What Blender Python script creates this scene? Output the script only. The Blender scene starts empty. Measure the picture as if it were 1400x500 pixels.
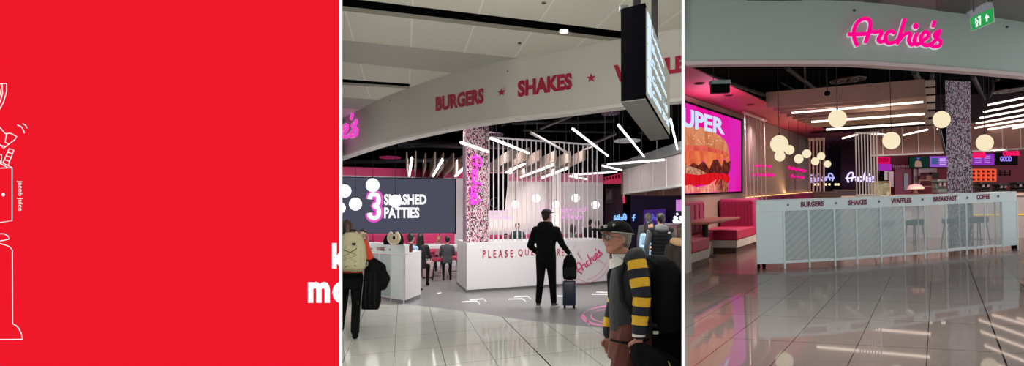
import bpy, bmesh, math, random
from mathutils import Vector, Matrix
random.seed(7)
F = 1400.0; CX = 700.0; VW = 275.0
CAM = Vector((0, 0, 1.6))
PI = math.pi
scn = bpy.context.scene
COL = scn.collection

# ------------------------------------------------------------------ rooms
class Room:
    """a shop bay with its own floor; local x right, y forward, z up from its floor, eye at (0,0,h)"""
    def __init__(s, v0, slope, h, lo, hi):
        a = (VW - v0) / F
        ez = Vector((slope, -a, 1)).normalized()
        ey = Vector((0, 1, a)).normalized()
        ex = ey.cross(ez)
        s.R = Matrix((ex, ey, ez)).transposed()
        s.h = h
        s.M = Matrix.Translation(CAM) @ s.R.to_4x4() @ Matrix.Translation((0, 0, -h))
        s.Ri = s.R.transposed()
        s.lo, s.hi = lo, hi
        s.objs = []
    def ray(s, u, v):
        d = s.Ri @ Vector(((u - CX) / F, 1, (VW - v) / F))
        return d / d.y
    def P(s, u, v, Y):
        d = s.ray(u, v) * Y
        return Vector((d.x, d.y, d.z + s.h))
    def PZ(s, u, v, z):
        d = s.ray(u, v)
        k = (z - s.h) / d.z
        return Vector((d.x * k, d.y * k, z))
    def PF(s, u, v):
        return s.PZ(u, v, 0.0)
    def PV(s, u, v, A, B, off=0.0):
        """point of the upright plane through A and B seen at u,v (off = towards the viewer)"""
        d = s.ray(u, v)
        t = Vector((B[0] - A[0], B[1] - A[1]))
        n = Vector((-t.y, t.x)).normalized()
        if n.y > 0: n = -n
        A2 = Vector((A[0], A[1])) + n * off
        k = n.dot(A2) / n.dot(Vector((d.x, d.y)))
        return Vector((d.x * k, d.y * k, d.z * k + s.h))
RM = Room(297.0, 0.0, 1.65, 466.0, 934.0)
RR = Room(262.8, -0.0255, 1.38, 934.2, 1500.0)
RW = Room(VW, 0.0, 1.6, -1e9, 1e9)     # unturned frame

# ------------------------------------------------------------------ materials
def lin(c):
    c = c / 255.0
    return c / 12.92 if c <= 0.04045 else ((c + 0.055) / 1.055) ** 2.4
def rgb(t): return (lin(t[0]), lin(t[1]), lin(t[2]), 1)
MATS = {}
def mat(name, col, rough=0.6, metal=0.0, noise=0.06, scale=12.0, bump=0.0, emit=0.0, ecol=None, spec=0.5, alpha=1.0, sheen=0.0):
    if name in MATS: return MATS[name]
    m = bpy.data.materials.new(name); m.use_nodes = True
    nt = m.node_tree; b = nt.nodes['Principled BSDF']
    b.inputs['Roughness'].default_value = rough
    b.inputs['Metallic'].default_value = metal
    b.inputs['Specular IOR Level'].default_value = spec
    b.inputs['Base Color'].default_value = rgb(col)
    if sheen: b.inputs['Sheen Weight'].default_value = sheen
    if noise or bump:
        tc = nt.nodes.new('ShaderNodeTexCoord')
        nz = nt.nodes.new('ShaderNodeTexNoise'); nz.inputs['Scale'].default_value = scale; nz.inputs['Detail'].default_value = 3
        nt.links.new(tc.outputs['Object'], nz.inputs['Vector'])
        if noise:
            mx = nt.nodes.new('ShaderNodeMix'); mx.data_type = 'RGBA'
            c = rgb(col)
            mx.inputs[6].default_value = tuple(min(1, x * (1 - noise)) for x in c[:3]) + (1,)
            mx.inputs[7].default_value = tuple(min(1, x * (1 + noise)) for x in c[:3]) + (1,)
            nt.links.new(nz.outputs['Fac'], mx.inputs[0])
            nt.links.new(mx.outputs[2], b.inputs['Base Color'])
        if bump:
            bp = nt.nodes.new('ShaderNodeBump'); bp.inputs['Strength'].default_value = bump; bp.inputs['Distance'].default_value = 0.01
            nt.links.new(nz.outputs['Fac'], bp.inputs['Height']); nt.links.new(bp.outputs['Normal'], b.inputs['Normal'])
    if emit:
        b.inputs['Emission Color'].default_value = rgb(ecol or col)
        b.inputs['Emission Strength'].default_value = emit
    MATS[name] = m
    return m
def glow(name, col, s):
    """emission only: lamps, tubes, screens, and surfaces given an added glow"""
    if name in MATS: return MATS[name]
    m = mat(name, (20, 20, 20), 0.5, noise=0, emit=s, ecol=col, spec=0.0)
    m.node_tree.nodes['Principled BSDF'].inputs['Base Color'].default_value = (0, 0, 0, 1)
    return m
def nmath(nt, op, a, b=None, c=None):
    n = nt.nodes.new('ShaderNodeMath'); n.operation = op
    for i, x in enumerate((a, b, c)):
        if x is None: continue
        if isinstance(x, (int, float)): n.inputs[i].default_value = x
        else: nt.links.new(x, n.inputs[i])
    return n.outputs[0]
def lincomb(nt, sep, nx, ny, k):
    return nmath(nt, 'ADD', nmath(nt, 'MULTIPLY_ADD', sep.outputs[0], nx, k), nmath(nt, 'MULTIPLY', sep.outputs[1], ny))
def lattice_mat(name, col, jcol, fams, rough=0.08, vary=0.03, dark=None, spec=0.5, noise=0.05, refl=0.0):
    """tiles: fams = [(nx,ny,offset,spacing,halfwidth)], joints where frac(n.p) is small"""
    m = bpy.data.materials.new(name); m.use_nodes = True
    nt = m.node_tree; b = nt.nodes['Principled BSDF']
    tc = nt.nodes.new('ShaderNodeTexCoord'); sep = nt.nodes.new('ShaderNodeSeparateXYZ')
    nt.links.new(tc.outputs['Object'], sep.inputs[0])
    masks = []; cells = []
    for nx, ny, off, w, hw in fams:
        s = lincomb(nt, sep, nx / w, ny / w, -off / w)
        f = nmath(nt, 'FRACT', nmath(nt, 'ADD', s, 0.5))
        d = nmath(nt, 'ABSOLUTE', nmath(nt, 'SUBTRACT', f, 0.5))
        masks.append(nmath(nt, 'LESS_THAN', d, hw / w))
        cells.append(nmath(nt, 'FLOOR', s))
    mk = masks[0]
    for x in masks[1:]: mk = nmath(nt, 'MAXIMUM', mk, x)
    cmb = nt.nodes.new('ShaderNodeCombineXYZ')
    nt.links.new(cells[0], cmb.inputs[0])
    if len(cells) > 1: nt.links.new(cells[1], cmb.inputs[1])
    wn = nt.nodes.new('ShaderNodeTexWhiteNoise'); wn.noise_dimensions = '3D'; nt.links.new(cmb.outputs[0], wn.inputs['Vector'])
    nz = nt.nodes.new('ShaderNodeTexNoise'); nz.inputs['Scale'].default_value = 2.5; nz.inputs['Detail'].default_value = 6
    nt.links.new(tc.outputs['Object'], nz.inputs['Vector'])
    br = nmath(nt, 'ADD', nmath(nt, 'MULTIPLY_ADD', wn.outputs['Value'], vary, 1 - vary / 2), nmath(nt, 'MULTIPLY_ADD', nz.outputs['Fac'], noise, -noise / 2))
    vm = nt.nodes.new('ShaderNodeVectorMath'); vm.operation = 'SCALE'; vm.inputs[0].default_value = rgb(col)[:3]
    nt.links.new(br, vm.inputs['Scale'])
    mx = nt.nodes.new('ShaderNodeMix'); mx.data_type = 'RGBA'
    nt.links.new(mk, mx.inputs[0]); nt.links.new(vm.outputs[0], mx.inputs[6]); mx.inputs[7].default_value = rgb(jcol)
    out = mx.outputs[2]
    if dark:   # one wide expansion joint
        nx, ny, off, hw, dcol = dark
        dd = nmath(nt, 'LESS_THAN', nmath(nt, 'ABSOLUTE', lincomb(nt, sep, nx, ny, -off)), hw)
        m2 = nt.nodes.new('ShaderNodeMix'); m2.data_type = 'RGBA'
        nt.links.new(dd, m2.inputs[0]); nt.links.new(out, m2.inputs[6]); m2.inputs[7].default_value = rgb(dcol)
        out = m2.outputs[2]
    nt.links.new(out, b.inputs['Base Color'])
    b.inputs['Roughness'].default_value = rough
    b.inputs['Specular IOR Level'].default_value = spec
    if refl:      # polished stone: matt body under an even polish
        b.inputs['Specular IOR Level'].default_value = 0; b.inputs['Roughness'].default_value = .7
        gl = nt.nodes.new('ShaderNodeBsdfGlossy'); gl.inputs['Roughness'].default_value = rough; gl.inputs['Color'].default_value = (1, 1, 1, 1)
        mx = nt.nodes.new('ShaderNodeMixShader'); mx.inputs[0].default_value = refl
        nt.links.new(b.outputs[0], mx.inputs[1]); nt.links.new(gl.outputs[0], mx.inputs[2]); nt.links.new(mx.outputs[0], nt.nodes['Material Output'].inputs['Surface'])
    return m

# ------------------------------------------------------------------ mesh builder
class MB:
    def __init__(s): s.v = []; s.f = []; s.mi = []; s.mats = []; s.cur = 0
    def use(s, m):
        if m not in s.mats: s.mats.append(m)
        s.cur = s.mats.index(m); return s
    def add(s, vs, fs):
        o = len(s.v)
        s.v += [Vector(p) for p in vs]
        for f in fs: s.f.append(tuple(i + o for i in f)); s.mi.append(s.cur)
        return s
    def hexa(s, b, t):
        """bottom four and top four corners, same order"""
        return s.add(list(b) + list(t), [(3, 2, 1, 0), (4, 5, 6, 7), (0, 1, 5, 4), (1, 2, 6, 5), (2, 3, 7, 6), (3, 0, 4, 7)])
    def box(s, x0, x1, y0, y1, z0, z1):
        return s.hexa([(x0, y0, z0), (x1, y0, z0), (x1, y1, z0), (x0, y1, z0)], [(x0, y0, z1), (x1, y0, z1), (x1, y1, z1), (x0, y1, z1)])
    def prism(s, poly, vec):
        n = len(poly); vec = Vector(vec)
        p2 = [Vector(p) + vec for p in poly]
        return s.add(list(poly) + p2, [tuple(range(n))[::-1], tuple(range(n, 2 * n))] + [(i, (i + 1) % n, n + (i + 1) % n, n + i) for i in range(n)])
    def rbox(s, x0, x1, y0, y1, z0, z1, r=0.03, k=3):
        """box with rounded vertical edges and softened top and bottom"""
        def ring(ins, z):
            out = []
            rr = max(r - ins, 0.001)
            for cx_, cy_, a0 in ((x1 - r, y1 - r, 0), (x0 + r, y1 - r, 90), (x0 + r, y0 + r, 180), (x1 - r, y0 + r, 270)):
                for i in range(k + 1):
                    a = math.radians(a0 + 90 * i / k)
                    out.append(Vector((cx_ + rr * math.cos(a), cy_ + rr * math.sin(a), z)))
            return out
        e = min(r, (z1 - z0) / 2) * 0.7
        rings = [ring(e, z0), ring(e * .3, z0 + e * .3), ring(0, z0 + e), ring(0, z1 - e), ring(e * .3, z1 - e * .3), ring(e, z1)]
        n = len(rings[0])
        vs = [p for q in rings for p in q]; fs = [tuple(range(n))[::-1], tuple(range(5 * n, 6 * n))]
        for j in range(5):
            for i in range(n): fs.append((j * n + i, j * n + (i + 1) % n, (j + 1) * n + (i + 1) % n, (j + 1) * n + i))
        return s.add(vs, fs)
    def loft(s, rings, n=14, cap=True, power=2.0):
        """rings: (cx,cy,cz,rx,ry) or with a tilt direction"""
        vs = []; fs = []
        for (x, y, z, rx, ry) in rings:
            for i in range(n):
                a = 2 * PI * i / n; c, q = math.cos(a), math.sin(a)
                e = 2.0 / power
                vs.append((x + rx * math.copysign(abs(c) ** e, c), y + ry * math.copysign(abs(q) ** e, q), z))
        for j in range(len(rings) - 1):
            for i in range(n): fs.append((j * n + i, j * n + (i + 1) % n, (j + 1) * n + (i + 1) % n, (j + 1) * n + i))
        if cap:
            fs.append(tuple(range(n))[::-1]); fs.append(tuple(range((len(rings) - 1) * n, len(rings) * n)))
        return s.add(vs, fs)
    def cyl(s, p0, p1, r0, r1=None, n=10):
        r1 = r0 if r1 is None else r1
        p0, p1 = Vector(p0), Vector(p1)
        d = (p1 - p0).normalized()
        up = Vector((0, 0, 1)) if abs(d.z) < .9 else Vector((1, 0, 0))
        a = d.cross(up).normalized(); b = a.cross(d)
        vs = []
        for p, r in ((p0, r0), (p1, r1)):
            for i in range(n):
                t = 2 * PI * i / n; vs.append(p + a * (r * math.cos(t)) + b * (r * math.sin(t)))
        return s.add(vs, [tuple(range(n)), tuple(range(n, 2 * n))[::-1]] + [(i, n + i, n + (i + 1) % n, (i + 1) % n) for i in range(n)])
    def tube(s, pts, r, n=8, closed=False, rs=None):
        pts = [Vector(p) for p in pts]; m = len(pts)
        vs = []; prev = None
        for k, p in enumerate(pts):
            if closed: d = pts[(k + 1) % m] - pts[k - 1]
            else: d = pts[min(k + 1, m - 1)] - pts[max(k - 1, 0)]
            d.normalize()
            if prev is None:
                up = Vector((0, 0, 1)) if abs(d.z) < .9 else Vector((1, 0, 0))
                a = d.cross(up).normalized()
            else:
                a = (prev - d * prev.dot(d)).normalized()
            prev = a; b = a.cross(d)
            rr = rs[k] if rs else r
            for i in range(n):
                t = 2 * PI * i / n; vs.append(p + a * (rr * math.cos(t)) + b * (rr * math.sin(t)))
        fs = []
        for k in range(m if closed else m - 1):
            k2 = (k + 1) % m
            for i in range(n): fs.append((k * n + i, k2 * n + i, k2 * n + (i + 1) % n, k * n + (i + 1) % n))
        if not closed: fs += [tuple(range(n)), tuple(range((m - 1) * n, m * n))[::-1]]
        return s.add(vs, fs)
    def ball(s, c, r, sx=1, sy=1, sz=1, nu=16, nv=10, z0=-1.0, z1=1.0):
        c = Vector(c); vs = []; fs = []
        a0, a1 = math.asin(z0), math.asin(z1)
        for j in range(nv + 1):
            t = a0 + (a1 - a0) * j / nv
            for i in range(nu):
                a = 2 * PI * i / nu
                vs.append(c + Vector((r * sx * math.cos(t) * math.cos(a), r * sy * math.cos(t) * math.sin(a), r * sz * math.sin(t))))
        for j in range(nv):
            for i in range(nu): fs.append((j * nu + i, j * nu + (i + 1) % nu, (j + 1) * nu + (i + 1) % nu, (j + 1) * nu + i))
        if z0 > -1: fs.append(tuple(range(nu))[::-1])
        if z1 < 1: fs.append(tuple(range(nv * nu, (nv + 1) * nu)))
        return s.add(vs, fs)
    def lathe(s, c, prof, n=20):
        c = Vector(c)
        return s.loft([(c.x, c.y, c.z + z, max(r, 1e-4), max(r, 1e-4)) for r, z in prof], n)
    def strip(s, plan, z0, z1, th, n_off=None):
        """upright curved board along plan points [(x,y)], thickness th away from the viewer"""
        m = len(plan); nrm = []
        for i in range(m):
            a = Vector(plan[max(i - 1, 0)][:2]); b = Vector(plan[min(i + 1, m - 1)][:2])
            t = (b - a).normalized(); q = Vector((-t.y, t.x))
            if q.y < 0: q = -q
            nrm.append(q)
        vs = []
        for p, q in zip(plan, nrm):
            x, y = p[0], p[1]; X, Y = x + q.x * th, y + q.y * th
            vs += [(x, y, z0), (x, y, z1), (X, Y, z1), (X, Y, z0)]
        fs = []
        for i in range(m - 1):
            a, b = 4 * i, 4 * i + 4
            for k in range(4): fs.append((a + k, a + (k + 1) % 4, b + (k + 1) % 4, b + k))
        fs += [(0, 3, 2, 1), (4 * m - 4, 4 * m - 3, 4 * m - 2, 4 * m - 1)]
        return s.add(vs, fs)
    def mesh(s, name, m=None, smooth=False, inv=None, bev=0.0, weld=False):
        me = bpy.data.meshes.new(name)
        vs = [inv @ p for p in s.v] if inv is not None else s.v
        me.from_pydata([tuple(p) for p in vs], [], s.f)
        if m is not None: me.materials.append(m)
        for x in (s.mats if m is None else []): me.materials.append(x)
        if m is None and s.mats: me.polygons.foreach_set('material_index', s.mi)
        bm = bmesh.new(); bm.from_mesh(me)
        bmesh.ops.remove_doubles(bm, verts=bm.verts, dist=1e-6)
        bmesh.ops.recalc_face_normals(bm, faces=bm.faces)
        if bev:
            es = [e for e in bm.edges if len(e.link_faces) == 2 and e.calc_face_angle(0) > 0.6]
            bmesh.ops.bevel(bm, geom=es, offset=bev, segments=2, affect='EDGES', profile=.5, clamp_overlap=True)
        bm.to_mesh(me); bm.free()
        if smooth:
            me.polygons.foreach_set('use_smooth', [True] * len(me.polygons))
            me.set_sharp_from_angle(angle=math.radians(42))
        me.update()
        return me

# ------------------------------------------------------------------ objects
def setp(o, label=None, cat=None, group=None, kind=None):
    if label: o['label'] = label
    if cat: o['category'] = cat
    if group: o['group'] = group
    if kind: o['kind'] = kind
    return o
class Thing:
    def __init__(s, room, name, label, cat, loc=(0, 0, 0), rz=0.0, group=None, sc=1.0, rx=0.0):
        s.room = room
        s.o = bpy.data.objects.new(name, None); COL.objects.link(s.o)
        s.o.empty_display_size = 0.1
        s.L = Matrix.Translation(Vector(loc)) @ Matrix.Rotation(rz, 4, 'Z') @ Matrix.Rotation(rx, 4, 'X') @ Matrix.Scale(sc, 4)
        s.o.matrix_basis = room.M @ s.L
        s.inv = s.L.inverted()
        setp(s.o, label, cat, group)
    def part(s, name, mb, m=None, rel=False, smooth=False, label=None, parent=None, bev=0.0, kind=None):
        me = mb if isinstance(mb, bpy.types.Mesh) else mb.mesh(name, m, smooth, None if rel else s.inv, bev)
        o = bpy.data.objects.new(name, me); COL.objects.link(o)
        o.parent = parent or s.o
        if label: o['label'] = label
        if kind: o['kind'] = kind
        s.room.objs.append(o)
        return o
def single(room, name, mb, m, label, cat, loc=None, group=None, smooth=False, bev=0.0, kind=None, rz=0.0):
    """a thing that is one mesh; verts absolute in the room, or relative to loc when loc is given"""
    me = mb if isinstance(mb, bpy.types.Mesh) else mb.mesh(name, m, smooth, None, bev)
    if loc is None and cat:
        c = Vector((0, 0, 0))
        for v in me.vertices: c += v.co
        c /= max(1, len(me.vertices)); c.z = min(v.co.z for v in me.vertices)
        me.transform(Matrix.Translation(-c)); loc = c
    o = bpy.data.objects.new(name, me); COL.objects.link(o)
    o.matrix_basis = room.M @ Matrix.Translation(Vector(loc or (0, 0, 0))) @ Matrix.Rotation(rz, 4, 'Z')
    setp(o, label, cat, group, kind); room.objs.append(o)
    return o
def struct(room, name, mb, m, smooth=False, bev=0.0, parent=None):
    o = single(room, name, mb, m, None, None, smooth=smooth, bev=bev)
    o['kind'] = 'structure'
    return o
def dup(room, root, loc, rz=0.0, label=None, sc=1.0, group=None):
    r = root.copy(); COL.objects.link(r)
    r.matrix_basis = room.M @ Matrix.Translation(Vector(loc)) @ Matrix.Rotation(rz, 4, 'Z') @ Matrix.Scale(sc, 4)
    if label: r['label'] = label
    if group: r['group'] = group
    if r.type == 'MESH': room.objs.append(r)
    for ch in list(root.children):
        c = ch.copy(); COL.objects.link(c); c.parent = r; room.objs.append(c)
        for g in list(ch.children):
            d = g.copy(); COL.objects.link(d); d.parent = c; room.objs.append(d)
    return r

# ------------------------------------------------------------------ lettering
_tc = {}
def text2d(s, bold=0.0, shear=0.0, space=1.0):
    """triangles of a word scaled to the unit square"""
    k = (s, bold, shear, space)
    if k in _tc: return _tc[k]
    cu = bpy.data.curves.new('lettering', 'FONT'); cu.body = s; cu.offset = bold; cu.shear = shear; cu.resolution_u = 3; cu.space_character = space
    ob = bpy.data.objects.new('lettering', cu); COL.objects.link(ob)
    dg = bpy.context.evaluated_depsgraph_get(); dg.update()
    me = bpy.data.meshes.new_from_object(ob.evaluated_get(dg))
    vs = [v.co.copy() for v in me.vertices]; fs = [tuple(p.vertices) for p in me.polygons]
    bpy.data.objects.remove(ob); bpy.data.curves.remove(cu); bpy.data.meshes.remove(me)
    x0 = min(v.x for v in vs); x1 = max(v.x for v in vs); y0 = min(v.y for v in vs); y1 = max(v.y for v in vs)
    vs = [((v.x - x0) / (x1 - x0), (v.y - y0) / (y1 - y0)) for v in vs]
    _tc[k] = (vs, fs)
    return vs, fs
def bil(q, x, y):
    """q = TL,TR,BR,BL; x to the right, y up"""
    tl, tr, br, bl = [Vector(p) for p in q]
    return (bl * (1 - x) + br * x) * (1 - y) + (tl * (1 - x) + tr * x) * y
def text_mb(s, q, fn, depth=(0, 0.02, 0), bold=0.02, mb=None, shear=0.0, shape=None, space=1.0):
    """write s into the quad q; fn maps a quad point to the room"""
    vs, fs = shape or text2d(s, bold, shear, space)
    mb = mb or MB(); n = len(vs); d = Vector(depth)
    fr = [Vector(fn(bil(q, x, y))) for x, y in vs]; bk = [p + d for p in fr]
    cnt = {}
    for f in fs:
        for i in range(len(f)):
            e = (f[i], f[(i + 1) % len(f)]); cnt[e] = cnt.get(e, 0) + 1
    side = [(a, b, b + n, a + n) for (a, b) in cnt if (b, a) not in cnt]
    mb.add(fr + bk, list(fs) + [tuple(i + n for i in f)[::-1] for f in fs] + side)
    return mb
def starshape():
    vs = [(0.5, 0.5)]
    for i in range(10):
        a = PI / 2 + i * PI / 5; r = .5 if i % 2 == 0 else .2
        vs.append((.5 + r * math.cos(a), .5 + r * math.sin(a)))
    return vs, [(0, 1 + i, 1 + (i + 1) % 10) for i in range(10)]
STAR = starshape()
SCRIPT = [
    [(138,392),(112,330),(110,250),(145,185),(200,158),(245,180),(243,255),(205,365)],
    [(62,292),(150,292),(225,285),(262,266)],
    [(262,266),(290,275),(330,268),(345,285),(318,330),(330,358),(368,350),(385,330)],
    [(455,282),(425,266),(388,290),(375,340),(405,368),(455,360),(480,340)],
    [(478,375),(505,290),(545,160)],
    [(495,345),(545,290),(588,288),(578,345),(600,382),(632,365)],
    [(648,285),(625,345),(645,382),(684,360)],
    [(684,352),(730,325),(748,290),(715,272),(680,320),(692,372),(740,388),(785,365)],
    [(800,182),(785,228)],
    [(785,365),(815,330),(845,262)],
    [(845,262),(800,290),(812,325),(850,350),(838,390),(790,398),(765,380)],
]
def smoothpath(p, n=4):
    if len(p) < 3: return [Vector(a) for a in p]
    p = [Vector(a) for a in p]; out = []
    for i in range(len(p) - 1):
        a, b, c, d = p[max(i - 1, 0)], p[i], p[i + 1], p[min(i + 2, len(p) - 1)]
        for k in range(n):
            t = k / n
            out.append(.5 * ((2 * b) + (c - a) * t + (2 * a - 5 * b + 4 * c - d) * t * t + (3 * b - 3 * c + d - a) * t ** 3))
    out.append(p[-1]); return out
def script_mb(q, fn, r, star=True, off=(0, 0, 0), mb=None, n=6, mirror=False):
    mb = mb or MB(); off = Vector(off)
    for st in SCRIPT:
        pts = []
        for X, Y in smoothpath(st):
            x = (X - 62) / 790.0; y = (398 - Y) / 240.0
            if mirror: x = 1 - x
            pts.append(Vector(fn(bil(q, x, y))) + off)
        mb.tube(pts, r, n)
    if star:
        c = bil(q, (.27 if mirror else .73), .73)
        ctr = Vector(fn(c)) + off
        mb.ball(ctr, r * 1.6, nu=8, nv=6)
    return mb
# ------------------------------------------------------------------ people
SKIN = mat('skin_light', (196, 150, 128), 0.5, noise=.05, scale=30)
SKIN2 = mat('skin_tan', (168, 114, 92), 0.5, noise=.08, scale=30)
HAIRD = mat('hair_dark', (28, 22, 20), 0.5, noise=.3, scale=60)
HAIRB = mat('hair_brown', (70, 50, 38), 0.5, noise=.3, scale=60)
HAIRG = mat('hair_grey', (110, 105, 98), 0.6, noise=.3, scale=60)
EYEW = mat('eye_white', (225, 222, 218), 0.3, noise=0)
LIP = mat('lip', (160, 90, 85), 0.5, noise=0)
BLK = mat('cloth_black', (13, 13, 14), 0.9, noise=.25, scale=18, bump=.5, spec=.15)
BLK2 = mat('cloth_charcoal', (27, 28, 31), 0.85, noise=.2, scale=18, bump=.5, spec=.2)
def remesh(mb, voxel, prims, smooth_it=3):
    me = bpy.data.meshes.new('body'); me.from_pydata([tuple(p) for p in mb.v], [], mb.f)
    bm = bmesh.new(); bm.from_mesh(me); bmesh.ops.recalc_face_normals(bm, faces=bm.faces); bm.to_mesh(me); bm.free()
    ob = bpy.data.objects.new('body', me); COL.objects.link(ob)
    md = ob.modifiers.new('r', 'REMESH'); md.mode = 'VOXEL'; md.voxel_size = voxel
    sm = ob.modifiers.new('s', 'SMOOTH'); sm.iterations = smooth_it; sm.factor = .5
    dg = bpy.context.evaluated_depsgraph_get(); dg.update()
    out = bpy.data.meshes.new_from_object(ob.evaluated_get(dg))
    bpy.data.objects.remove(ob); bpy.data.meshes.remove(me)
    out.materials.clear()
    ms = []
    for pr in prims:
        if pr[-1] not in ms: ms.append(pr[-1])
    for m in ms: out.materials.append(m)
    idx = []
    for p in out.polygons:
        c = p.center; best = 1e9; bm_ = 0
        for pr in prims:
            if pr[0] == 'c':
                _, a, b, ra, rb, m = pr
                ab = b - a; L = ab.length_squared
                t = 0 if L < 1e-12 else max(0, min(1, (c - a).dot(ab) / L))
                d = (c - (a + ab * t)).length - (ra + (rb - ra) * t)
            else:
                _, x, y, z, rx, ry, hz, m = pr
                d = (math.hypot((c.x - x) / rx, (c.y - y) / ry) - 1) * min(rx, ry) + max(0, abs(c.z - z) - hz) * 1.5
            if d < best: best = d; bm_ = ms.index(m)
        idx.append(bm_)
    out.polygons.foreach_set('material_index', idx)
    out.polygons.foreach_set('use_smooth', [True] * len(out.polygons))
    return out
class Fig:
    def __init__(s, room, loc, rz, H, label, voxel=.014, group=None, cat='person'):
        s.t = Thing(room, 'person', label, cat, loc, rz, group, sc=H / 1.75)
        s.mb = MB(); s.pr = []; s.voxel = voxel; s.room = room
    def cap(s, a, b, ra, rb, m):
        a, b = Vector(a), Vector(b)
        s.mb.ball(a, ra, nu=12, nv=8); s.mb.ball(b, rb, nu=12, nv=8)
        if (b - a).length > 1e-5: s.mb.cyl(a, b, ra, rb, n=12)
        s.pr.append(('c', a, b, ra, rb, m)); return s
    def chain(s, pts, rs, m):
        for i in range(len(pts) - 1): s.cap(pts[i], pts[i + 1], rs[i], rs[i + 1], m)
    def torso(s, rings, m, power=2.3):
        s.mb.loft(rings, 20, True, power)
        for i in range(len(rings) - 1):
            a, b = rings[i], rings[i + 1]
            s.pr.append(('e', (a[0] + b[0]) / 2, (a[1] + b[1]) / 2, (a[2] + b[2]) / 2, (a[3] + b[3]) / 2, (a[4] + b[4]) / 2, abs(b[2] - a[2]) / 2, m))
    def hand(s, wr, d, side, m, curl=.5, palm_n=(0, 1, 0), r=.0095):
        """wr wrist, d pointing direction; palm faces palm_n; side +1 right hand"""
        wr, d = Vector(wr), Vector(d).normalized(); pn = Vector(palm_n); pn = (pn - d * pn.dot(d)).normalized()
        ax = d.cross(pn).normalized() * side        # across the knuckles, little finger side negative
        k = wr + d * .085
        s.cap(wr, wr + d * .03, .026, .027, m)
        for q in (-.028, -.01, .01, .028): s.cap(wr + d * .02 + ax * q * .6, k + ax * q, .016, .013, m)
        for q, L in ((-.03, .06), (-.01, .075), (.011, .08), (.031, .072)):
            p = k + ax * q; dd = d.copy(); fl = L * .42
            for j in range(3):
                a = curl * .9; dd = (dd * math.cos(a) + (pn * math.cos(0)) * math.sin(a)).normalized()
                # keep bending towards the palm
                p2 = p + dd * fl; s.cap(p, p2, r, r * .9, m); p = p2; fl *= .72
                pn2 = pn
        b = wr + d * .03 + ax * .03; t1 = b + (d * .6 + ax * .7 + pn * .3).normalized() * .04
        t2 = t1 + (d * .8 + pn * .6 * max(curl, .2) - ax * .1).normalized() * .03
        s.cap(b - ax * .01, t1, .015, .0115, m); s.cap(t1, t2, .0115, .009, m)
    def head(s, c, yaw=0, pitch=0, skin=SKIN, k=1.0, neck=None, tilt=0):
        R = Matrix.Rotation(yaw, 3, 'Z') @ Matrix.Rotation(pitch, 3, 'X') @ Matrix.Rotation(tilt, 3, 'Y')
        c = Vector(c); s.hc = c; s.hR = R; s.hk = k
        T = lambda x, y, z: c + R @ Vector((x * k, y * k, z * k))
        s.T = T
        s.cap(T(0, -.015, .03), T(0, .01, .03), .082 * k, .08 * k, skin)         # skull
        s.cap(T(0, .025, -.005), T(0, .03, -.05), .066 * k, .05 * k, skin)       # face
        s.cap(T(0, .05, -.075), T(0, .055, -.08), .03 * k, .028 * k, skin)       # chin
        for e in (-1, 1):
            s.cap(T(e * .045, .0, -.03), T(e * .028, .045, -.07), .03 * k, .026 * k, skin)   # jaw
            s.cap(T(e * .038, .065, -.012), T(e * .03, .075, -.022), .02 * k, .018 * k, skin)  # cheek
            s.cap(T(e * .012, .088, .034), T(e * .04, .075, .034), .012 * k, .01 * k, skin)    # brow
            s.cap(T(e * .08, -.005, .01), T(e * .082, -.01, -.018), .015 * k, .01 * k, skin)  # ear
        s.cap(T(0, .09, .02), T(0, .108, -.014), .009 * k, .014 * k, skin)       # nose
        s.cap(T(-.014, .094, -.018), T(.014, .094, -.018), .009 * k, .009 * k, skin)
        s.cap(T(-.018, .083, -.046), T(.018, .083, -.046), .0085 * k, .0085 * k, LIP)
        s.cap(T(0, -.01, -.06), neck if neck else c + Vector((0, -.02, -.17)), .052 * k, .058 * k, skin)
    def eyes(s):
        mb = MB(); T = s.T; k = s.hk
        mb.use(EYEW)
        for e in (-1, 1): mb.ball(T(e * .031, .077, .012), .0115 * k, nu=10, nv=8)
        mb.use(HAIRD)
        for e in (-1, 1): mb.ball(T(e * .031, .0855, .012), .0055 * k, nu=8, nv=6)
        s.t.part('eyes', mb, None, rel=True, smooth=True)
    def hair(s, m, style='short', name='hair'):
        T, k = s.T, s.hk; f = Fig.__new__(Fig); f.mb = MB(); f.pr = []; f.voxel = .012
        f.cap(T(0, -.02, .04), T(0, .005, .05), .089 * k, .083 * k, m)
        f.cap(T(0, -.05, .0), T(0, -.045, -.04), .06 * k, .05 * k, m)
        for e in (-1, 1): f.cap(T(e * .045, -.03, .03), T(e * .055, -.03, -.01), .045 * k, .03 * k, m)
        f.cap(T(-.04, .05, .085), T(.04, .05, .085), .03 * k, .03 * k, m)
        if style == 'long':
            f.cap(T(0, -.06, .02), T(0, -.09, -.22), .075 * k, .06 * k, m)
            for e in (-1, 1): f.cap(T(e * .06, -.02, .04), T(e * .085, -.02, -.24), .04 * k, .03 * k, m)
        if style == 'bun':
            f.cap(T(0, -.09, .05), T(0, -.11, .06), .04, .035, m)
        s.t.part(name, remesh(f.mb, .012, f.pr, 2), rel=True)
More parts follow.
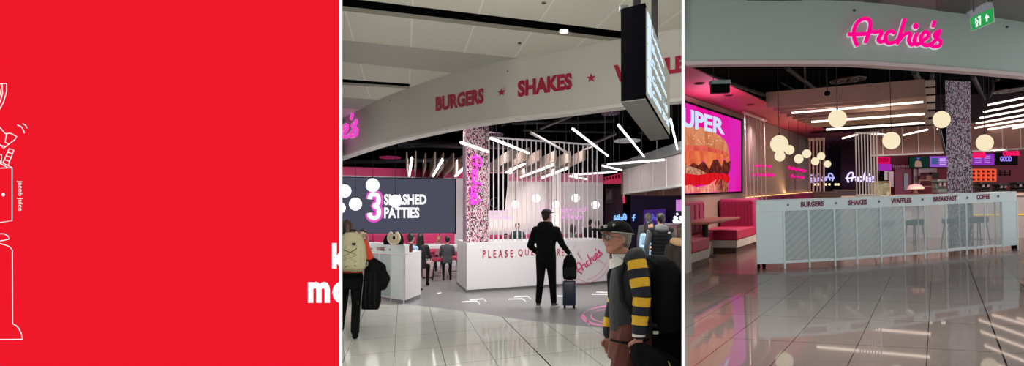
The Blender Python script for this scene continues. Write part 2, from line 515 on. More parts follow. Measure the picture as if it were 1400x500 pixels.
    def legs(s, m, shoe, hipz=.92, ankles=((-.1, 0, .09), (.1, 0, .09)), knees=None, hx=.09, r=1.0, toe=0.0, r2=1.0):
        for i, e in enumerate((-1, 1)):
            an = Vector(ankles[i]); hp = Vector((e * hx, 0, hipz))
            kn = Vector(knees[i]) if knees else (hp + an) / 2 + Vector((0, .03, -.02))
            s.chain([hp, kn, an + Vector((0, 0, .03))], [.088 * r, .06 * r, .043 * r * r2], m)
            f = Vector((e * toe, 1, 0)).normalized()
            s.cap(an + Vector((0, -.025, -.045)), an + f * .15 + Vector((0, 0, -.058)), .043, .03, shoe)
            s.cap(an + Vector((0, -.01, -.02)), an + f * .08 + Vector((0, 0, -.04)), .04, .034, shoe)
    def arm(s, e, m, sh=None, el=None, wr=None, skin=SKIN, r=1.0, hand=True, curl=.45, pn=None, hd=None, cuff=None):
        sh = Vector(sh) if sh else Vector((e * .185, 0, 1.41)); el = Vector(el) if el else Vector((e * .24, -.02, 1.13)); wr = Vector(wr) if wr else Vector((e * .25, .05, .89))
        s.chain([sh, el, wr], [.06 * r, .046 * r, .036 * r], m)
        if hand:
            d = Vector(hd) if hd else (wr - el)
            s.hand(wr + d.normalized() * .01, d, e, skin, curl, pn or (-e, 0.2, 0))
    def finish(s, sm=3):
        me = remesh(s.mb, s.voxel, s.pr, sm)
        return s.t.part('body', me, rel=True)
def std_torso(f, m, bulk=1.0, zo=0.0, hem=.86, lean=0.0):
    b = bulk
    z = lambda q: q + zo
    y = lambda q: lean * max(0, q - .9)
    f.torso([(0, y(q), z(q), rx * b, ry * b) for q, rx, ry in ((hem, .165, .125), (hem + .07, .168, .128), (1.1, .155, .112), (1.25, .172, .122), (1.36, .18, .118), (1.43, .15, .095), (1.475, .09, .07))], m)
    for e in (-1, 1): f.cap((0, y(1.4), z(1.41)), (e * .17 * b, y(1.4), z(1.405)), .07 * b, .062 * b, m)
# ================================================================== red board, a flat graphic given an added glow
RB = Room(VW, 0.0, 1.6, -1e9, 464.2)
RED = glow('glow_red', (239, 25, 42), 1.0)  # even glow added so the flat red graphic keeps its colour
WHT = glow('glow_white', (255, 255, 255), 1.0)
ALU = mat('white_paint', (222, 222, 220), 0.5, noise=.03)
YB = 5.5
bt = Thing(RB, 'red_board', 'tall flat red graphic board, glow added, with white line drawing and cropped white letters', 'advertising board', RB.P(230, 700, YB))
mb = MB(); q = [RB.P(u, v, YB) for u, v in ((-70, -70), (464, -70), (464, 570), (-70, 570))]
mb.prism(q, (0, .012, 0)); bt.part('face', mb, RED)
mb = MB(); q = [RB.P(u, v, YB + .014) for u, v in ((-70, -70), (463, -70), (463, 570), (-70, 570))]
mb.prism(q, (0, .09, 0)); bt.part('casing', mb, ALU)
pf = lambda q: RB.P(q[0], q[1], YB - .003)
for s_, x0, y0, x1, y1, nm in (('k', 454, 332, 475, 367, 'white bold letter k cut by the board edge'), ('m', 421, 385, 451, 413.6, 'white bold letter m'), ('o', 454.3, 384.6, 481, 414.4, 'white bold letter cut by the board edge')):
    bt.part('lettering', text_mb(s_, [(x0, y0), (x1, y0), (x1, y1), (x0, y1)], pf, (0, .002, 0), .045), WHT, label=nm)
# small name set sideways
qj = [(31, 247), (31, 288), (23, 288), (23, 247)]     # reads downward
bt.part('lettering', text_mb('jacob juice', qj, pf, (0, .002, 0), .0), WHT, label='small white words reading downwards')
def zz(pts, k=2.0, oy=80): return [(x / k, oy + y / k) for x, y in pts]
art = MB()
def ln(pts, r=.0024, closed=False): art.tube([RB.P(u, v, YB - .003) for u, v in pts], r, 5, closed)
ln(zz([(-30, 150), (-12, 90), (0, 69), (18, 68), (18, 90), (10, 118), (-2, 140), (-12, 152)]))
ln(zz([(6, 70), (7, 96), (0, 120), (-8, 130)])); ln(zz([(-4, 72), (2, 96), (-6, 110)]))
ln(zz([(-20, 186), (0, 188), (14, 205), (28, 204), (46, 213), (40, 222), (10, 245), (-10, 225), (-20, 230)]))
ln(zz([(18, 206), (14, 228), (22, 233)])); ln(zz([(-4, 236), (14, 240)]))
ln(zz([(47, 181), (58, 186), (65, 197), (67, 204)])); ln(zz([(62, 178), (70, 182), (74, 190)]))
ln(zz([(25, 246), (38, 250), (22, 292), (8, 286), (25, 246)]))
for k_ in range(1, 4): ln(zz([(25 - 4.2 * k_, 246 + 10 * k_), (38 - 4.2 * k_, 250 + 10 * k_)]))
ln(zz([(-10, 262), (4, 262), (4, 280), (-10, 276)]))
ln(zz([(-10, 276), (33, 298), (33, 443), (-10, 449)])); ln(zz([(-10, 300), (33, 298)])); ln(zz([(-6, 283), (20, 297)]))
Z2 = lambda p: zz(p, 2.783, 300)
ln(Z2([(-20, 62), (0, 54), (16, 54), (30, 62), (35, 74), (14, 79), (-20, 84)])); ln(Z2([(-20, 92), (0, 91), (20, 96), (36, 103), (47, 116), (48, 396)]))
ln(Z2([(48, 396), (60, 402), (72, 414), (81, 432), (85, 455), (-20, 456)]))
bt.part('line_drawing', art, WHT, smooth=True)
mb = MB(); mb.lathe(RB.P(4.5, 266, YB - .003), [(.0001, -.009), (.006, -.006), (.0085, 0), (.006, .006), (.0001, .009)], 12); bt.part('dot', mb, WHT)

# ================================================================== dividers between the three bays
EDGE = glow('edge_glow', (255, 255, 255), 1.0)  # glow added to the divider edges so the thin strips stay pure white
PW = mat('divider_white', (235, 235, 232), 0.6, noise=.02)
def divider(name, tname, uc):
    Y0, Y1, t = 5.45, 62.0, 5.45 * 2.05 / 1400
    c = (uc - CX) / F
    d = Vector((c, 1, 0)); n = Vector((1, -c, 0)).normalized()
    def P(Y, s, z): p = d * Y + n * s * t; return Vector((p.x, p.y, z))
    mb = MB(); mb.hexa([P(Y0 + .02, -1, -1.5), P(Y0 + .02, 1, -1.5), P(Y1, 1, -1.5), P(Y1, -1, -1.5)], [P(Y0 + .02, -1, 7.5), P(Y0 + .02, 1, 7.5), P(Y1, 1, 7.5), P(Y1, -1, 7.5)])
    struct(RW, name, mb, PW)
    mb = MB(); mb.hexa([P(Y0, -1, -1.5), P(Y0, 1, -1.5), P(Y0 + .02, 1, -1.5), P(Y0 + .02, -1, -1.5)], [P(Y0, -1, 7.5), P(Y0, 1, 7.5), P(Y0 + .02, 1, 7.5), P(Y0 + .02, -1, 7.5)])
    struct(RW, tname, mb, EDGE)
divider('wall_left', 'trim_1', 466.0)
divider('wall_right', 'trim_2', 934.0)

# ================================================================== middle bay: shell
M = RM
def interp(tab, u):
    if u <= tab[0][0]: a, b = tab[0], tab[1]
    elif u >= tab[-1][0]: a, b = tab[-2], tab[-1]
    else:
        for a, b in zip(tab, tab[1:]):
            if a[0] <= u <= b[0]: break
    t = (u - a[0]) / (b[0] - a[0]); return a[1] + (b[1] - a[1]) * t
def smooth_plan(room, pts, z, n=4):
    """plan of a hanging curved band from its seen lower edge"""
    return [tuple(room.PZ(p.x, p.y, z)[:2]) for p in smoothpath(pts, n)]
ZB, ZT = 3.28, 4.25
m_edge = [(450, 220), (468, 212.8), (514.6, 197), (565, 184.5), (612, 174.5), (663, 166), (700, 161), (728.6, 158.6), (788, 151.6), (851.7, 143), (913, 137), (931, 135.3), (950, 133.6)]
m_tab = [(p.x, M.PZ(p.x, p.y, ZB).y) for p in smoothpath(m_edge, 4)]
m_plan = smooth_plan(M, m_edge, ZB)
def m_surf(off): return lambda q: M.P(q[0], q[1], interp(m_tab, q[0]) - off)
FASC = mat('fascia_cream', (208, 205, 197), 0.55, noise=.02, scale=2)
LIPM = mat('fascia_lip', (225, 222, 216), 0.5, noise=.02)
LET = mat('letter_red', (172, 20, 56), 0.5, noise=.04)
ft = Thing(M, 'shop_fascia', 'long curved cream fascia lettered burgers and shakes over the shopfront', 'fascia', (m_plan[24][0], m_plan[24][1], ZB))
mb = MB().strip(m_plan, ZB, ZT, .22); fband = ft.part('band', mb, FASC, smooth=True)
mb = MB().strip([(x, y - .02) for x, y in m_plan], ZB - .03, ZB + .02, .3); ft.part('lower_lip', mb, LIPM, smooth=True)
def fword(s, q): ft.part('lettering', text_mb(s, q, m_surf(.022), (0, .02, 0), .05), LET, parent=fband)
fword('BURGERS', [(595.5, 132.5), (661.3, 119.8), (661.3, 141), (595.5, 152.5)])
fword('SHAKES', [(707.6, 110.3), (782, 99), (782, 121.6), (707.6, 133)])
fword('WAFFLES', [(839.4, 89), (948, 73), (948, 96.5), (839.4, 112.7)])
for u, v, r in ((685.5, 126, 5.8), (808, 106.5, 6.5)):
    ft.part('star', text_mb('*', [(u - r, v - r + .8), (u + r, v - r - .8), (u + r, v + r - .8), (u - r, v + r + .8)], m_surf(.022), (0, .02, 0), shape=STAR), LET, parent=fband)
for u, v in ((533.5, 136.5), (694, 97.5), (488, 157)):
    mb = MB(); c = m_surf(.03)((u, v)); mb.cyl(c, c + Vector((0, .03, 0)), .016, n=10); ft.part('fixing', mb, mat('fixing_grey', (110, 108, 100), .4))
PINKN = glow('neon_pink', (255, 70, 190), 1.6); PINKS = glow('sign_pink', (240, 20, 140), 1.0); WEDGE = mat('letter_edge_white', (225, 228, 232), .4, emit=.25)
lt = Thing(M, 'fascia_logo', 'pink glowing script logo sign on the far end of the cream curved fascia', 'logo sign', m_surf(.1)((478, 180)))
ql = [(390, 178), (489, 150), (489, 184), (390, 214)]
lt.part('lettering', script_mb(ql, m_surf(.12), .045), glow('logo_pink_m', (240, 70, 200), 1.0), smooth=True)
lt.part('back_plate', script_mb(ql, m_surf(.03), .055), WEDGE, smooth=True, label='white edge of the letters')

# mall ceiling
va = M.ray(552, 297)
def ncross(d):   # normal form for lines along d
    return (1.0, -d[0] / d[1])
na = ncross(va)
pa, pb = M.PZ(661, 0, ZT), M.PZ(757.6, 0, ZT)
sa = lambda p, n=na: p.x * n[0] + p.y * n[1]
CEIL = lattice_mat('mall_ceiling', (228, 225, 211), (246, 243, 230), [(na[0], na[1], sa(pa), abs(sa(pb) - sa(pa)), .012)], rough=.6, vary=.03, spec=.2, noise=.03)
near = [M.P(u, 0, 6.2) for u, _ in m_tab]
mb = MB()
for i in range(len(m_plan) - 1):
    a, b = m_plan[i], m_plan[i + 1]; c, d = near[i + 1], near[i]
    mb.hexa([(a[0], a[1], ZT), (b[0], b[1], ZT), (c.x, c.y, ZT), (d.x, d.y, ZT)], [(a[0], a[1], ZT + .1), (b[0], b[1], ZT + .1), (c.x, c.y, ZT + .1), (d.x, d.y, ZT + .1)])
struct(M, 'ceiling', mb, CEIL)
SLOT = mat('slot_black', (8, 8, 9), .9, noise=0, spec=0); SLIP = mat('slot_lip', (150, 147, 130), .6, noise=.03)
PERF = mat('perforated_panel', (188, 186, 176), .6, noise=.08, scale=60)
def cstrip(room, name, pts, z, m, th=.012):
    mb = MB().prism([room.PZ(u, v, z - th) for u, v in pts], (0, 0, th)); return struct(room, name, mb, m)
cstrip(M, 'ceiling_slot', [(462, -2.5), (858, 44.8), (858, 53.5), (462, 7.5)], ZT, SLOT)
cstrip(M, 'ceiling_slot', [(462, 7.5), (858, 53.5), (858, 58.5), (462, 14)], ZT, SLIP, .006)
cstrip(M, 'ceiling_slot', [(462, 108.5), (560, 115.5), (560, 118), (462, 112)], ZT, SLOT)
cstrip(M, 'ceiling_slot', [(462, 112), (560, 118), (560, 121), (462, 115.5)], ZT, SLIP, .006)
cstrip(M, 'ceiling_panel', [(462, 54.5), (740, 83), (700, 108), (462, 83.8)], ZT, PERF, .006)
cstrip(M, 'ceiling_panel', [(462, 133), (540, 138), (520, 152), (462, 147)], ZT, PERF, .006)
LAMP = glow('lamp_white', (255, 252, 245), 6.0)
dl = Thing(M, 'downlight', 'round lit downlight in the black ceiling slot', 'downlight', M.PZ(771, 42, ZT - .02))
mb = MB().cyl((0, 0, -.02), (0, 0, .02), .058, n=20); dl.part('lens', mb, LAMP, rel=True)
mb = MB().tube([(.066 * math.cos(t), .066 * math.sin(t), -.02) for t in [i * PI / 10 for i in range(20)]], .008, 6, True); dl.part('rim', mb, ALU, rel=True, smooth=True)
for u, v, w in ((743.7, 4, 'behind the downlight slot'), (710.5, 59, 'between the slot and the shakes lettering')):
    sp = Thing(M, 'ceiling_speaker', 'small round black ceiling outlet ' + w, 'outlet', M.PZ(u, v, ZT - .01))
    sp.part('cup', MB().lathe((0, 0, 0), [(.022, -.012), (.026, 0), (.02, .01)], 14), SLOT, rel=True)
    sp.part('rim', MB().tube([(.03 * math.cos(t), .03 * math.sin(t), -.004) for t in [i * PI / 8 for i in range(16)]], .004, 5, True), SLIP, rel=True)

# floors
b0, b1 = M.PF(464, 487.4), M.PF(678, 467)
db = (b1 - b0); nb = ncross(db)
fa0, fa1 = M.PF(681.3, 500), M.PF(752.9, 500)
fb1 = M.PF(464, 466.5)
TILE = lattice_mat('floor_tiles', (200, 201, 194), (112, 110, 100), [(na[0], na[1], sa(fa1), abs(sa(fa1) - sa(fa0)), .0045), (nb[0], nb[1], sa(b0, nb), abs(sa(fb1, nb) - sa(b0, nb)), .011)], rough=.05, refl=.2, vary=.03, dark=(na[0], na[1], sa(fa1), .009, (60, 58, 54)), spec=.5)
c_edge = [(450, 403), (500, 407.5), (555, 415.5), (640, 426), (700, 435), (765, 442.5), (843, 450.5), (900, 457), (950, 463)]
cplan = [M.PF(p.x, p.y) for p in smoothpath(c_edge, 4)]
mb = MB()
for a, b in zip(cplan, cplan[1:]):
    c, d = b * (6.0 / b.y), a * (6.0 / a.y)
    mb.hexa([(d.x, d.y, -.08), (c.x, c.y, -.08), (b.x, b.y, -.08), (a.x, a.y, -.08)], [(d.x, d.y, 0), (c.x, c.y, 0), (b.x, b.y, 0), (a.x, a.y, 0)])
struct(M, 'floor', mb, TILE)
VIN = mat('vinyl_grey', (122, 121, 120), .35, noise=.03, scale=3, spec=.25)
mb = MB()
for a, b in zip(cplan, cplan[1:]):
    c, d = b * (47.0 / b.y), a * (47.0 / a.y)
    mb.hexa([(a.x, a.y, -.08), (b.x, b.y, -.08), (c.x, c.y, -.08), (d.x, d.y, -.08)], [(a.x, a.y, 0), (b.x, b.y, 0), (c.x, c.y, 0), (d.x, d.y, 0)])
struct(M, 'floor', mb, VIN)
# painted markings
MARKW = mat('marking_white', (235, 235, 235), .5, noise=.03); MARKP = mat('marking_pink', (225, 120, 175), .5, noise=.05)
def pxline(room, mb, pts, w, top=.003):
    for (u0, v0), (u1, v1) in zip(pts, pts[1:]):
        mb.hexa([room.PF(u0, v0 + w), room.PF(u1, v1 + w), room.PF(u1, v1 - w), room.PF(u0, v0 - w)], [room.PF(u, v) + Vector((0, 0, top)) for u, v in ((u0, v0 + w), (u1, v1 + w), (u1, v1 - w), (u0, v0 - w))])
arrows = [('beside the mosaic column base', [[(632, 412.6), (651.8, 411.2), (656, 415.5)], [(642.4, 409.8), (660.9, 408.3), (665, 412.4)]]),
          ('by the feet of the hooded man', [[(694.8, 408.8), (714, 408.3), (718.8, 411.6)], [(703, 405.8), (721, 404.7), (726, 408.8)]]),
          ('between the suitcase and the striped jacket', [[(808.8, 402), (829, 402), (837, 404.7)], [(815, 399), (834, 399.6), (838, 402.6)]])]
for w, ls in arrows:
    mb = MB()
    for l in ls: pxline(M, mb, l, .7)
    o = single(M, 'floor_arrow', mb, MARKW, 'white double chevron arrow on the grey floor ' + w, 'floor marking', group='queue arrows on the floor')
mb = MB(); pxline(M, mb, [(762, 404.6), (771.5, 404.6)], .7); single(M, 'floor_dash', mb, MARKW, 'short white dash on the grey floor behind the suitcase', 'floor marking')
mb = MB(); pxline(M, mb, [(598, 400.9), (603, 400)], .6); single(M, 'floor_dash', mb, MARKW, 'small white dash on the grey floor beside the small counter', 'floor marking')
mb = MB()
for rx, ry, w, a0, a1 in ((50, 14.5, 1.0, 85, 290), (38, 10.5, .5, 90, 285)):
    pts = [(846 + rx * math.cos(math.radians(a)), 432 - ry * math.sin(math.radians(a))) for a in range(a0, a1, 6)]
    for p, q in zip(pts, pts[1:]): 
        i0, i1 = (p[0] + 2 * w * (1 if p[0] < 846 else -1), p[1]), (q[0] + 2 * w * (1 if q[0] < 846 else -1), q[1])
        dy0 = w * 1.1
        mb.hexa([M.PF(p[0] - 1.6 * w, p[1] + dy0), M.PF(q[0] - 1.6 * w, q[1] + dy0), M.PF(q[0] + 1.6 * w, q[1] - dy0), M.PF(p[0] + 1.6 * w, p[1] - dy0)],
                [a + Vector((0, 0, .003)) for a in (M.PF(p[0] - 1.6 * w, p[1] + dy0), M.PF(q[0] - 1.6 * w, q[1] + dy0), M.PF(q[0] + 1.6 * w, q[1] - dy0), M.PF(p[0] + 1.6 * w, p[1] - dy0))])
pxline(M, mb, [(797, 430), (801, 436), (806, 444)], 2.4); pxline(M, mb, [(833, 432), (846, 437)], 1.6)
single(M, 'floor_logo', mb, MARKP, 'large pink ring logo painted on the grey floor beside the striped jacket', 'floor marking')

# dark upper void, back walls
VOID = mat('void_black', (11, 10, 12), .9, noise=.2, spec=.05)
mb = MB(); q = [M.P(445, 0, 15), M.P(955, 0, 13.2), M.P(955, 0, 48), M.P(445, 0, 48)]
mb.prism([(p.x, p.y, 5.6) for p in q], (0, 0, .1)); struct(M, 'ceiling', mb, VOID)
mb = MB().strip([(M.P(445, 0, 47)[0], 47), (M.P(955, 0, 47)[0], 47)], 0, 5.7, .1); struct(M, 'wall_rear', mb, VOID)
WW = mat('wall_white', (228, 222, 224), .6, noise=.02); WPINK = mat('wall_magenta', (200, 62, 110), .6, noise=.04)
wA, wB, wC = M.P(440, 300, 35.3), M.P(634, 300, 38.6), M.P(824.5, 300, 41)
mb = MB().strip([wA[:2], wB[:2]], 0, 3.12, .15); struct(M, 'wall_back', mb, WW)
mb = MB().strip([wA[:2], wB[:2]], 3.125, 3.42, .15); struct(M, 'trim_3', mb, WPINK)
mb = MB().strip([wB[:2], wC[:2]], 0, 3.05, .15); struct(M, 'wall_back', mb, WW)
mb = MB().strip([wB[:2], wC[:2]], 3.055, 3.38, .15); struct(M, 'trim_4', mb, mat('wall_rose', (214, 130, 160), .6, noise=.03))
mb = MB().box(0, .5, 0, .2, 0, 3.3); p = M.P(755, 300, 39.4)
struct(M, 'wall_pier', MB().box(p.x, M.P(766.5, 300, 39.4).x, 39.2, 39.6, 0, 3.4), WW)

# led screen
st = Thing(M, 'menu_screen', 'huge dark wall screen reading 3 smashed patties', 'screen', M.PV(540, 320, wA, wB))
sc_ = [(440, 241.6), (622, 245.2), (622, 317.8), (440, 323.2)]
pv = lambda o: (lambda q: M.PV(q[0], q[1], wA, wB, o))
mb = MB().prism([pv(.06)(q) for q in [(439, 240.6), (623.2, 244.2), (623.2, 318.8), (439, 324.2)]], (0, .05, 0)); st.part('frame', mb, SLOT)
SCR = glow('screen_slate', (76, 77, 93), 1.0)
mb = MB().prism([pv(.09)(q) for q in sc_], (0, .02, 0)); st.part('display', mb, SCR)
WT = glow('screen_white', (255, 250, 255), 1.1)
def three(off, r, k):
    P3 = [(505.5, 272), (506.5, 267.5), (511.5, 265.5), (516.5, 267.5), (517.5, 273), (516.5, 278), (512, 281.3), (516.8, 284.5), (518, 290), (516.5, 295.5), (511.5, 297.8), (506.3, 295.8), (505, 291)]
    mb = MB().tube([pv(off)(p) for p in smoothpath(P3, 4)], r, 8)
    c = pv(off)((511, 281)); mb.v = [Vector((v.x, pv(off)((511, 281)).y + (v.y - c.y) * .999, v.z)) for v in mb.v]; return mb
q3 = [(501.6, 262.2), (521.8, 262.2), (521.8, 301), (501.6, 301)]
st.part('lettering', three(.10, .16, 1.0), glow('screen_pinkglow', (236, 90, 205), 1.0), label='pink halo round the numeral')
st.part('lettering', three(.2, .085, 1.0), WT, label='white numeral 3')
st.part('lettering', text_mb('SMASHED', [(525, 265), (583.2, 265.4), (583.2, 279.6), (525, 280.2)], pv(.11), (0, .006, 0), .04), WT)
st.part('lettering', text_mb('PATTIES', [(525, 283.2), (573.4, 283.2), (573.4, 297.8), (525, 298.4)], pv(.11), (0, .006, 0), .04), WT)

# ceiling vents and pipes in the void
DARKM = mat('dark_metal', (40, 40, 44), .5, metal=.3, noise=.1)
def vent(room, u, v, z, r, m, label, yk=2.2):
    c = room.PZ(u, v, z); t = Thing(room, 'ceiling_diffuser', label, 'vent', c)
    rr = r * c.y / 1400
    for k in (1, .62): t.part('ring', MB().tube([(rr * k * math.cos(a), rr * k * yk * math.sin(a), 0) for a in [i * PI / 14 for i in range(28)]], rr * .05, 6, True), m, rel=True, smooth=True)
    for i in range(6):
        a = i * PI / 3 + .3; t.part('vane', MB().hexa([(rr * .2 * math.cos(a), rr * .2 * yk * math.sin(a), -.01), (rr * math.cos(a), rr * yk * math.sin(a), -.01), (rr * math.cos(a + .25), rr * yk * math.sin(a + .25), -.01), (rr * .2 * math.cos(a + .5), rr * .2 * yk * math.sin(a + .5), -.01)], [(rr * .2 * math.cos(a), rr * .2 * yk * math.sin(a), .01), (rr * math.cos(a), rr * yk * math.sin(a), .01), (rr * math.cos(a + .25), rr * yk * math.sin(a + .25), .03), (rr * .2 * math.cos(a + .5), rr * .2 * yk * math.sin(a + .5), .03)]), m, rel=True)
    t.part('duct', MB().loft([(0, 0, .03, rr * .9, rr * .9 * yk), (0, 0, .3, rr * .85, rr * .85 * yk)], 20), mat('duct_dark', (7, 7, 8), .9, spec=0), rel=True)
VP_ = mat('vent_pink_glow', (200, 60, 120), .5, emit=.25); VW_ = mat('vent_white_glow', (225, 220, 225), .5, emit=.15); VG_ = mat('vent_grey', (110, 90, 110), .5)  # slight glow added to the pink and white vents to brighten them
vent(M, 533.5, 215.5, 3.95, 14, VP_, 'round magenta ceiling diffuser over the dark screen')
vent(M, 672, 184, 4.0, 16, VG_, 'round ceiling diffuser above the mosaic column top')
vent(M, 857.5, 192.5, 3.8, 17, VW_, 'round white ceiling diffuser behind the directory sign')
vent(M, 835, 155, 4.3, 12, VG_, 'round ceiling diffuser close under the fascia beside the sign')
PIPE = mat('pipe_dark', (46, 46, 50), .5, noise=.1)
pl = [((470, 206), (640, 196), .05, 4.2), ((545, 196), (700, 200), .12, 4.3), ((590, 180), (690, 170), .05, 4.6), ((700, 168), (840, 165), .06, 4.7), ((740, 175), (800, 150), .05, 4.6), ((715, 178), (900, 182), .04, 4.3), ((860, 175), (800, 200), .05, 4.2), ((468, 222), (632, 218), .08, 3.7)]
for i, (a, b, r, z) in enumerate(pl):
    A, B = M.PZ(a[0], a[1], z), M.PZ(b[0], b[1], z)
    if B.y > 45: B = A + (B - A) * ((45 - A.y) / (B.y - A.y))
    if A.y > 45: A = B + (A - B) * ((45 - B.y) / (A.y - B.y))
    single(M, 'overhead_pipe', MB().cyl(A, B, r, n=10), PIPE, 'dark service pipe in the black void behind the cream fascia', 'pipe', group='pipes in the black void', smooth=True)

# ---- tube lights
ORD = ['first', 'second', 'third', 'fourth', 'fifth', 'sixth', 'seventh', 'eighth', 'ninth', 'tenth', 'eleventh', 'twelfth']
TUBE = glow('tube_white', (255, 252, 250), 2.6); WIRE = mat('wire_black', (25, 25, 27), .6, noise=0); HOUS = mat('tube_housing', (205, 195, 195), .5)
def tube_light(room, a, b, z, px, label, lit=True, top=5.5, rise=0.0, m=None, group=None, wires=True):
    A, B = room.PZ(a[0], a[1], z), room.PZ(b[0], b[1], z + rise)
    t = Thing(room, 'tube_light', label, 'tube light', (A + B) / 2, group=group)
    r = px / 2 * min(A.y, B.y) / 1400
    t.part('tube', MB().cyl(A, B, r, n=10), (m or TUBE) if lit else HOUS, smooth=True)
    d = (B - A); 
    t.part('housing', MB().cyl(A - d * .004 + Vector((0, 0, r * 1.1)), B + d * .004 + Vector((0, 0, r * 1.1)), r * .5, n=6), HOUS)
    if wires:
        for k in (.12, .88): 
            p = A + d * k; t.part('cable', MB().cyl(p + Vector((0, 0, r)), (p.x, p.y, top), .006, n=5), WIRE)
    return t
mt = [((630, 194.7), (667.5, 207.3), 'in front of the mosaic column top', 1), ((671, 189), (723, 209.3), 'just beside the mosaic column, slanting down', 1),
      ((726, 182), (779, 210.6), 'unlit grey one between the lit tubes', 0), ((783, 176), (831, 213), 'hung before the end of the rod screen', 1),
      ((845.5, 171), (880.6, 214), 'below the black directory sign', 1), ((916.7, 163), (928.5, 214), 'steepest, beside the lit face of the directory sign', 1),
      ((830.6, 224.7), (908, 218.5), 'nearly level along the white drum', 1), ((823.6, 226.5), (850, 232.6), 'short one beside the drum end', 1),
      ((783, 238.8), (843, 235), 'low level one seen through the last rods', 1), ((778, 240.5), (803, 245), 'short low one seen through the rods', 1)]
for a, b, w, lit in mt:
    far = min(a[1], b[1]) > 215
    tube_light(M, a, b, (3.05 if a[0] == 630 else 3.15) if not far else 2.8, 3.4 if not far else 2.2, 'suspended tube light ' + w, lit, rise=0)
# timber beams running away under the void (left bundle and right bundle)
WOOD = mat('wood_pale', (168, 146, 132), .6, noise=.12, scale=6)
def beam(room, u, v, uf, vf, z, w, h, label, group, m=WOOD):
    A, B = room.PZ(u, v, z), room.PZ(uf, vf, z)
    d = (B - A).normalized(); s = Vector((-d.y, d.x, 0)) * w / 2
    up = Vector((0, 0, h))
    mb = MB().hexa([A - s, A + s, B + s, B - s], [A - s + up, A + s + up, B + s + up, B - s + up])
    return single(room, 'ceiling_beam', mb, m, label, 'timber beam', group=group)
# fans out towards the viewer; each beam lies along the bay
lb = [(556, 228, 558, 239), (568.5, 227, 567.5, 239), (582, 229, 578, 240), (595, 228, 587.5, 240), (606, 229, 596.5, 240.5), (620, 229, 605, 241), (632, 232, 614, 242)]
for i, (a, b, c, d) in enumerate(lb):
    # visible height about 20 px at the near end
    beam(M, a, b, c, d + 2.5, 3.13, .04, .44, ORD[i] + ' beam from the far end of the row of short timber beams over the dark screen', None)
for (a, b, w) in (((563, 217), (559.5, 240), 'first lit tube between the timber beams over the screen'), ((604.5, 219), (592, 240.5), 'second lit tube between the timber beams over the screen'), ((636, 228), (623, 240.5), 'lit tube between the beams beside the mosaic column')):
    tube_light(M, a, b, 3.1, 4.0, w, wires=False)
rb = [(704, 216, 668, 236), (722, 217, 676, 240), (739, 219, 692, 241), (760, 220, 705, 243), (779, 221, 722, 245), (799, 219, 738, 246)]
for i, (a, b, c, d) in enumerate(rb):
    beam(M, a, b, c, d, 3.12, .06, .28, ORD[i] + ' beam from the column in the timber beams behind the rod screen', None)
for (a, b, w) in (((717, 224), (692, 235.5), 'nearest the column'), ((757, 225), (712, 242), 'in the middle'), ((776, 229.5), (741, 243), 'farthest from the column')):
    tube_light(M, a, b, 3.0, 3.4, 'lit tube among the timber beams behind the rods, ' + w, wires=False)

# ---- globes
GLB = glow('globe_white', (255, 255, 255), 1.5)
def globe(room, u, v, rp, Y, label, m=GLB, group=None, top=5.5):
    c = room.P(u, v, Y); r = rp * Y / 1400
    t = Thing(room, 'globe_pendant', label, 'pendant lamp', c, group=group)
    t.part('globe', MB().ball((0, 0, 0), r, nu=24, nv=16), m, rel=True, smooth=True)
    t.part('cap', MB().cyl((0, 0, r * .96), (0, 0, r * 1.25), r * .12, n=10), DARKM, rel=True)
    t.part('cord', MB().cyl((0, 0, r * 1.2), (0, 0, top - c.z), .007, n=5), WIRE, rel=True)
    return t
for u, v, r, Y, w in ((509.5, 253, 9.4, 30, 'hanging above the pink numeral'), (486, 278.8, 8.8, 30, 'low over the backpack woman'), (540.5, 274.8, 8.8, 30, 'covering a letter of the smashed lettering'), (471.5, 261, 8.8, 30, 'beside the bay edge, upper'), (465, 284, 7.6, 31, 'half hidden at the bay edge, lower')):
    globe(M, u, v, r, Y, 'lit white globe pendant ' + w)
for u, v, r, w in ((704.5, 279.3, 5.6, 'nearest the mosaic column'), (733, 271, 5.6, 'above the cap of the hooded man'), (760.5, 279.2, 4.8, 'in front of the white pier'), (787, 270.6, 5.6, 'between the pier and the end rods'), (814, 280, 5.7, 'at the last rods')):
    globe(M, u, v, r, 35, 'small lit globe pendant behind the rod screen, ' + w)
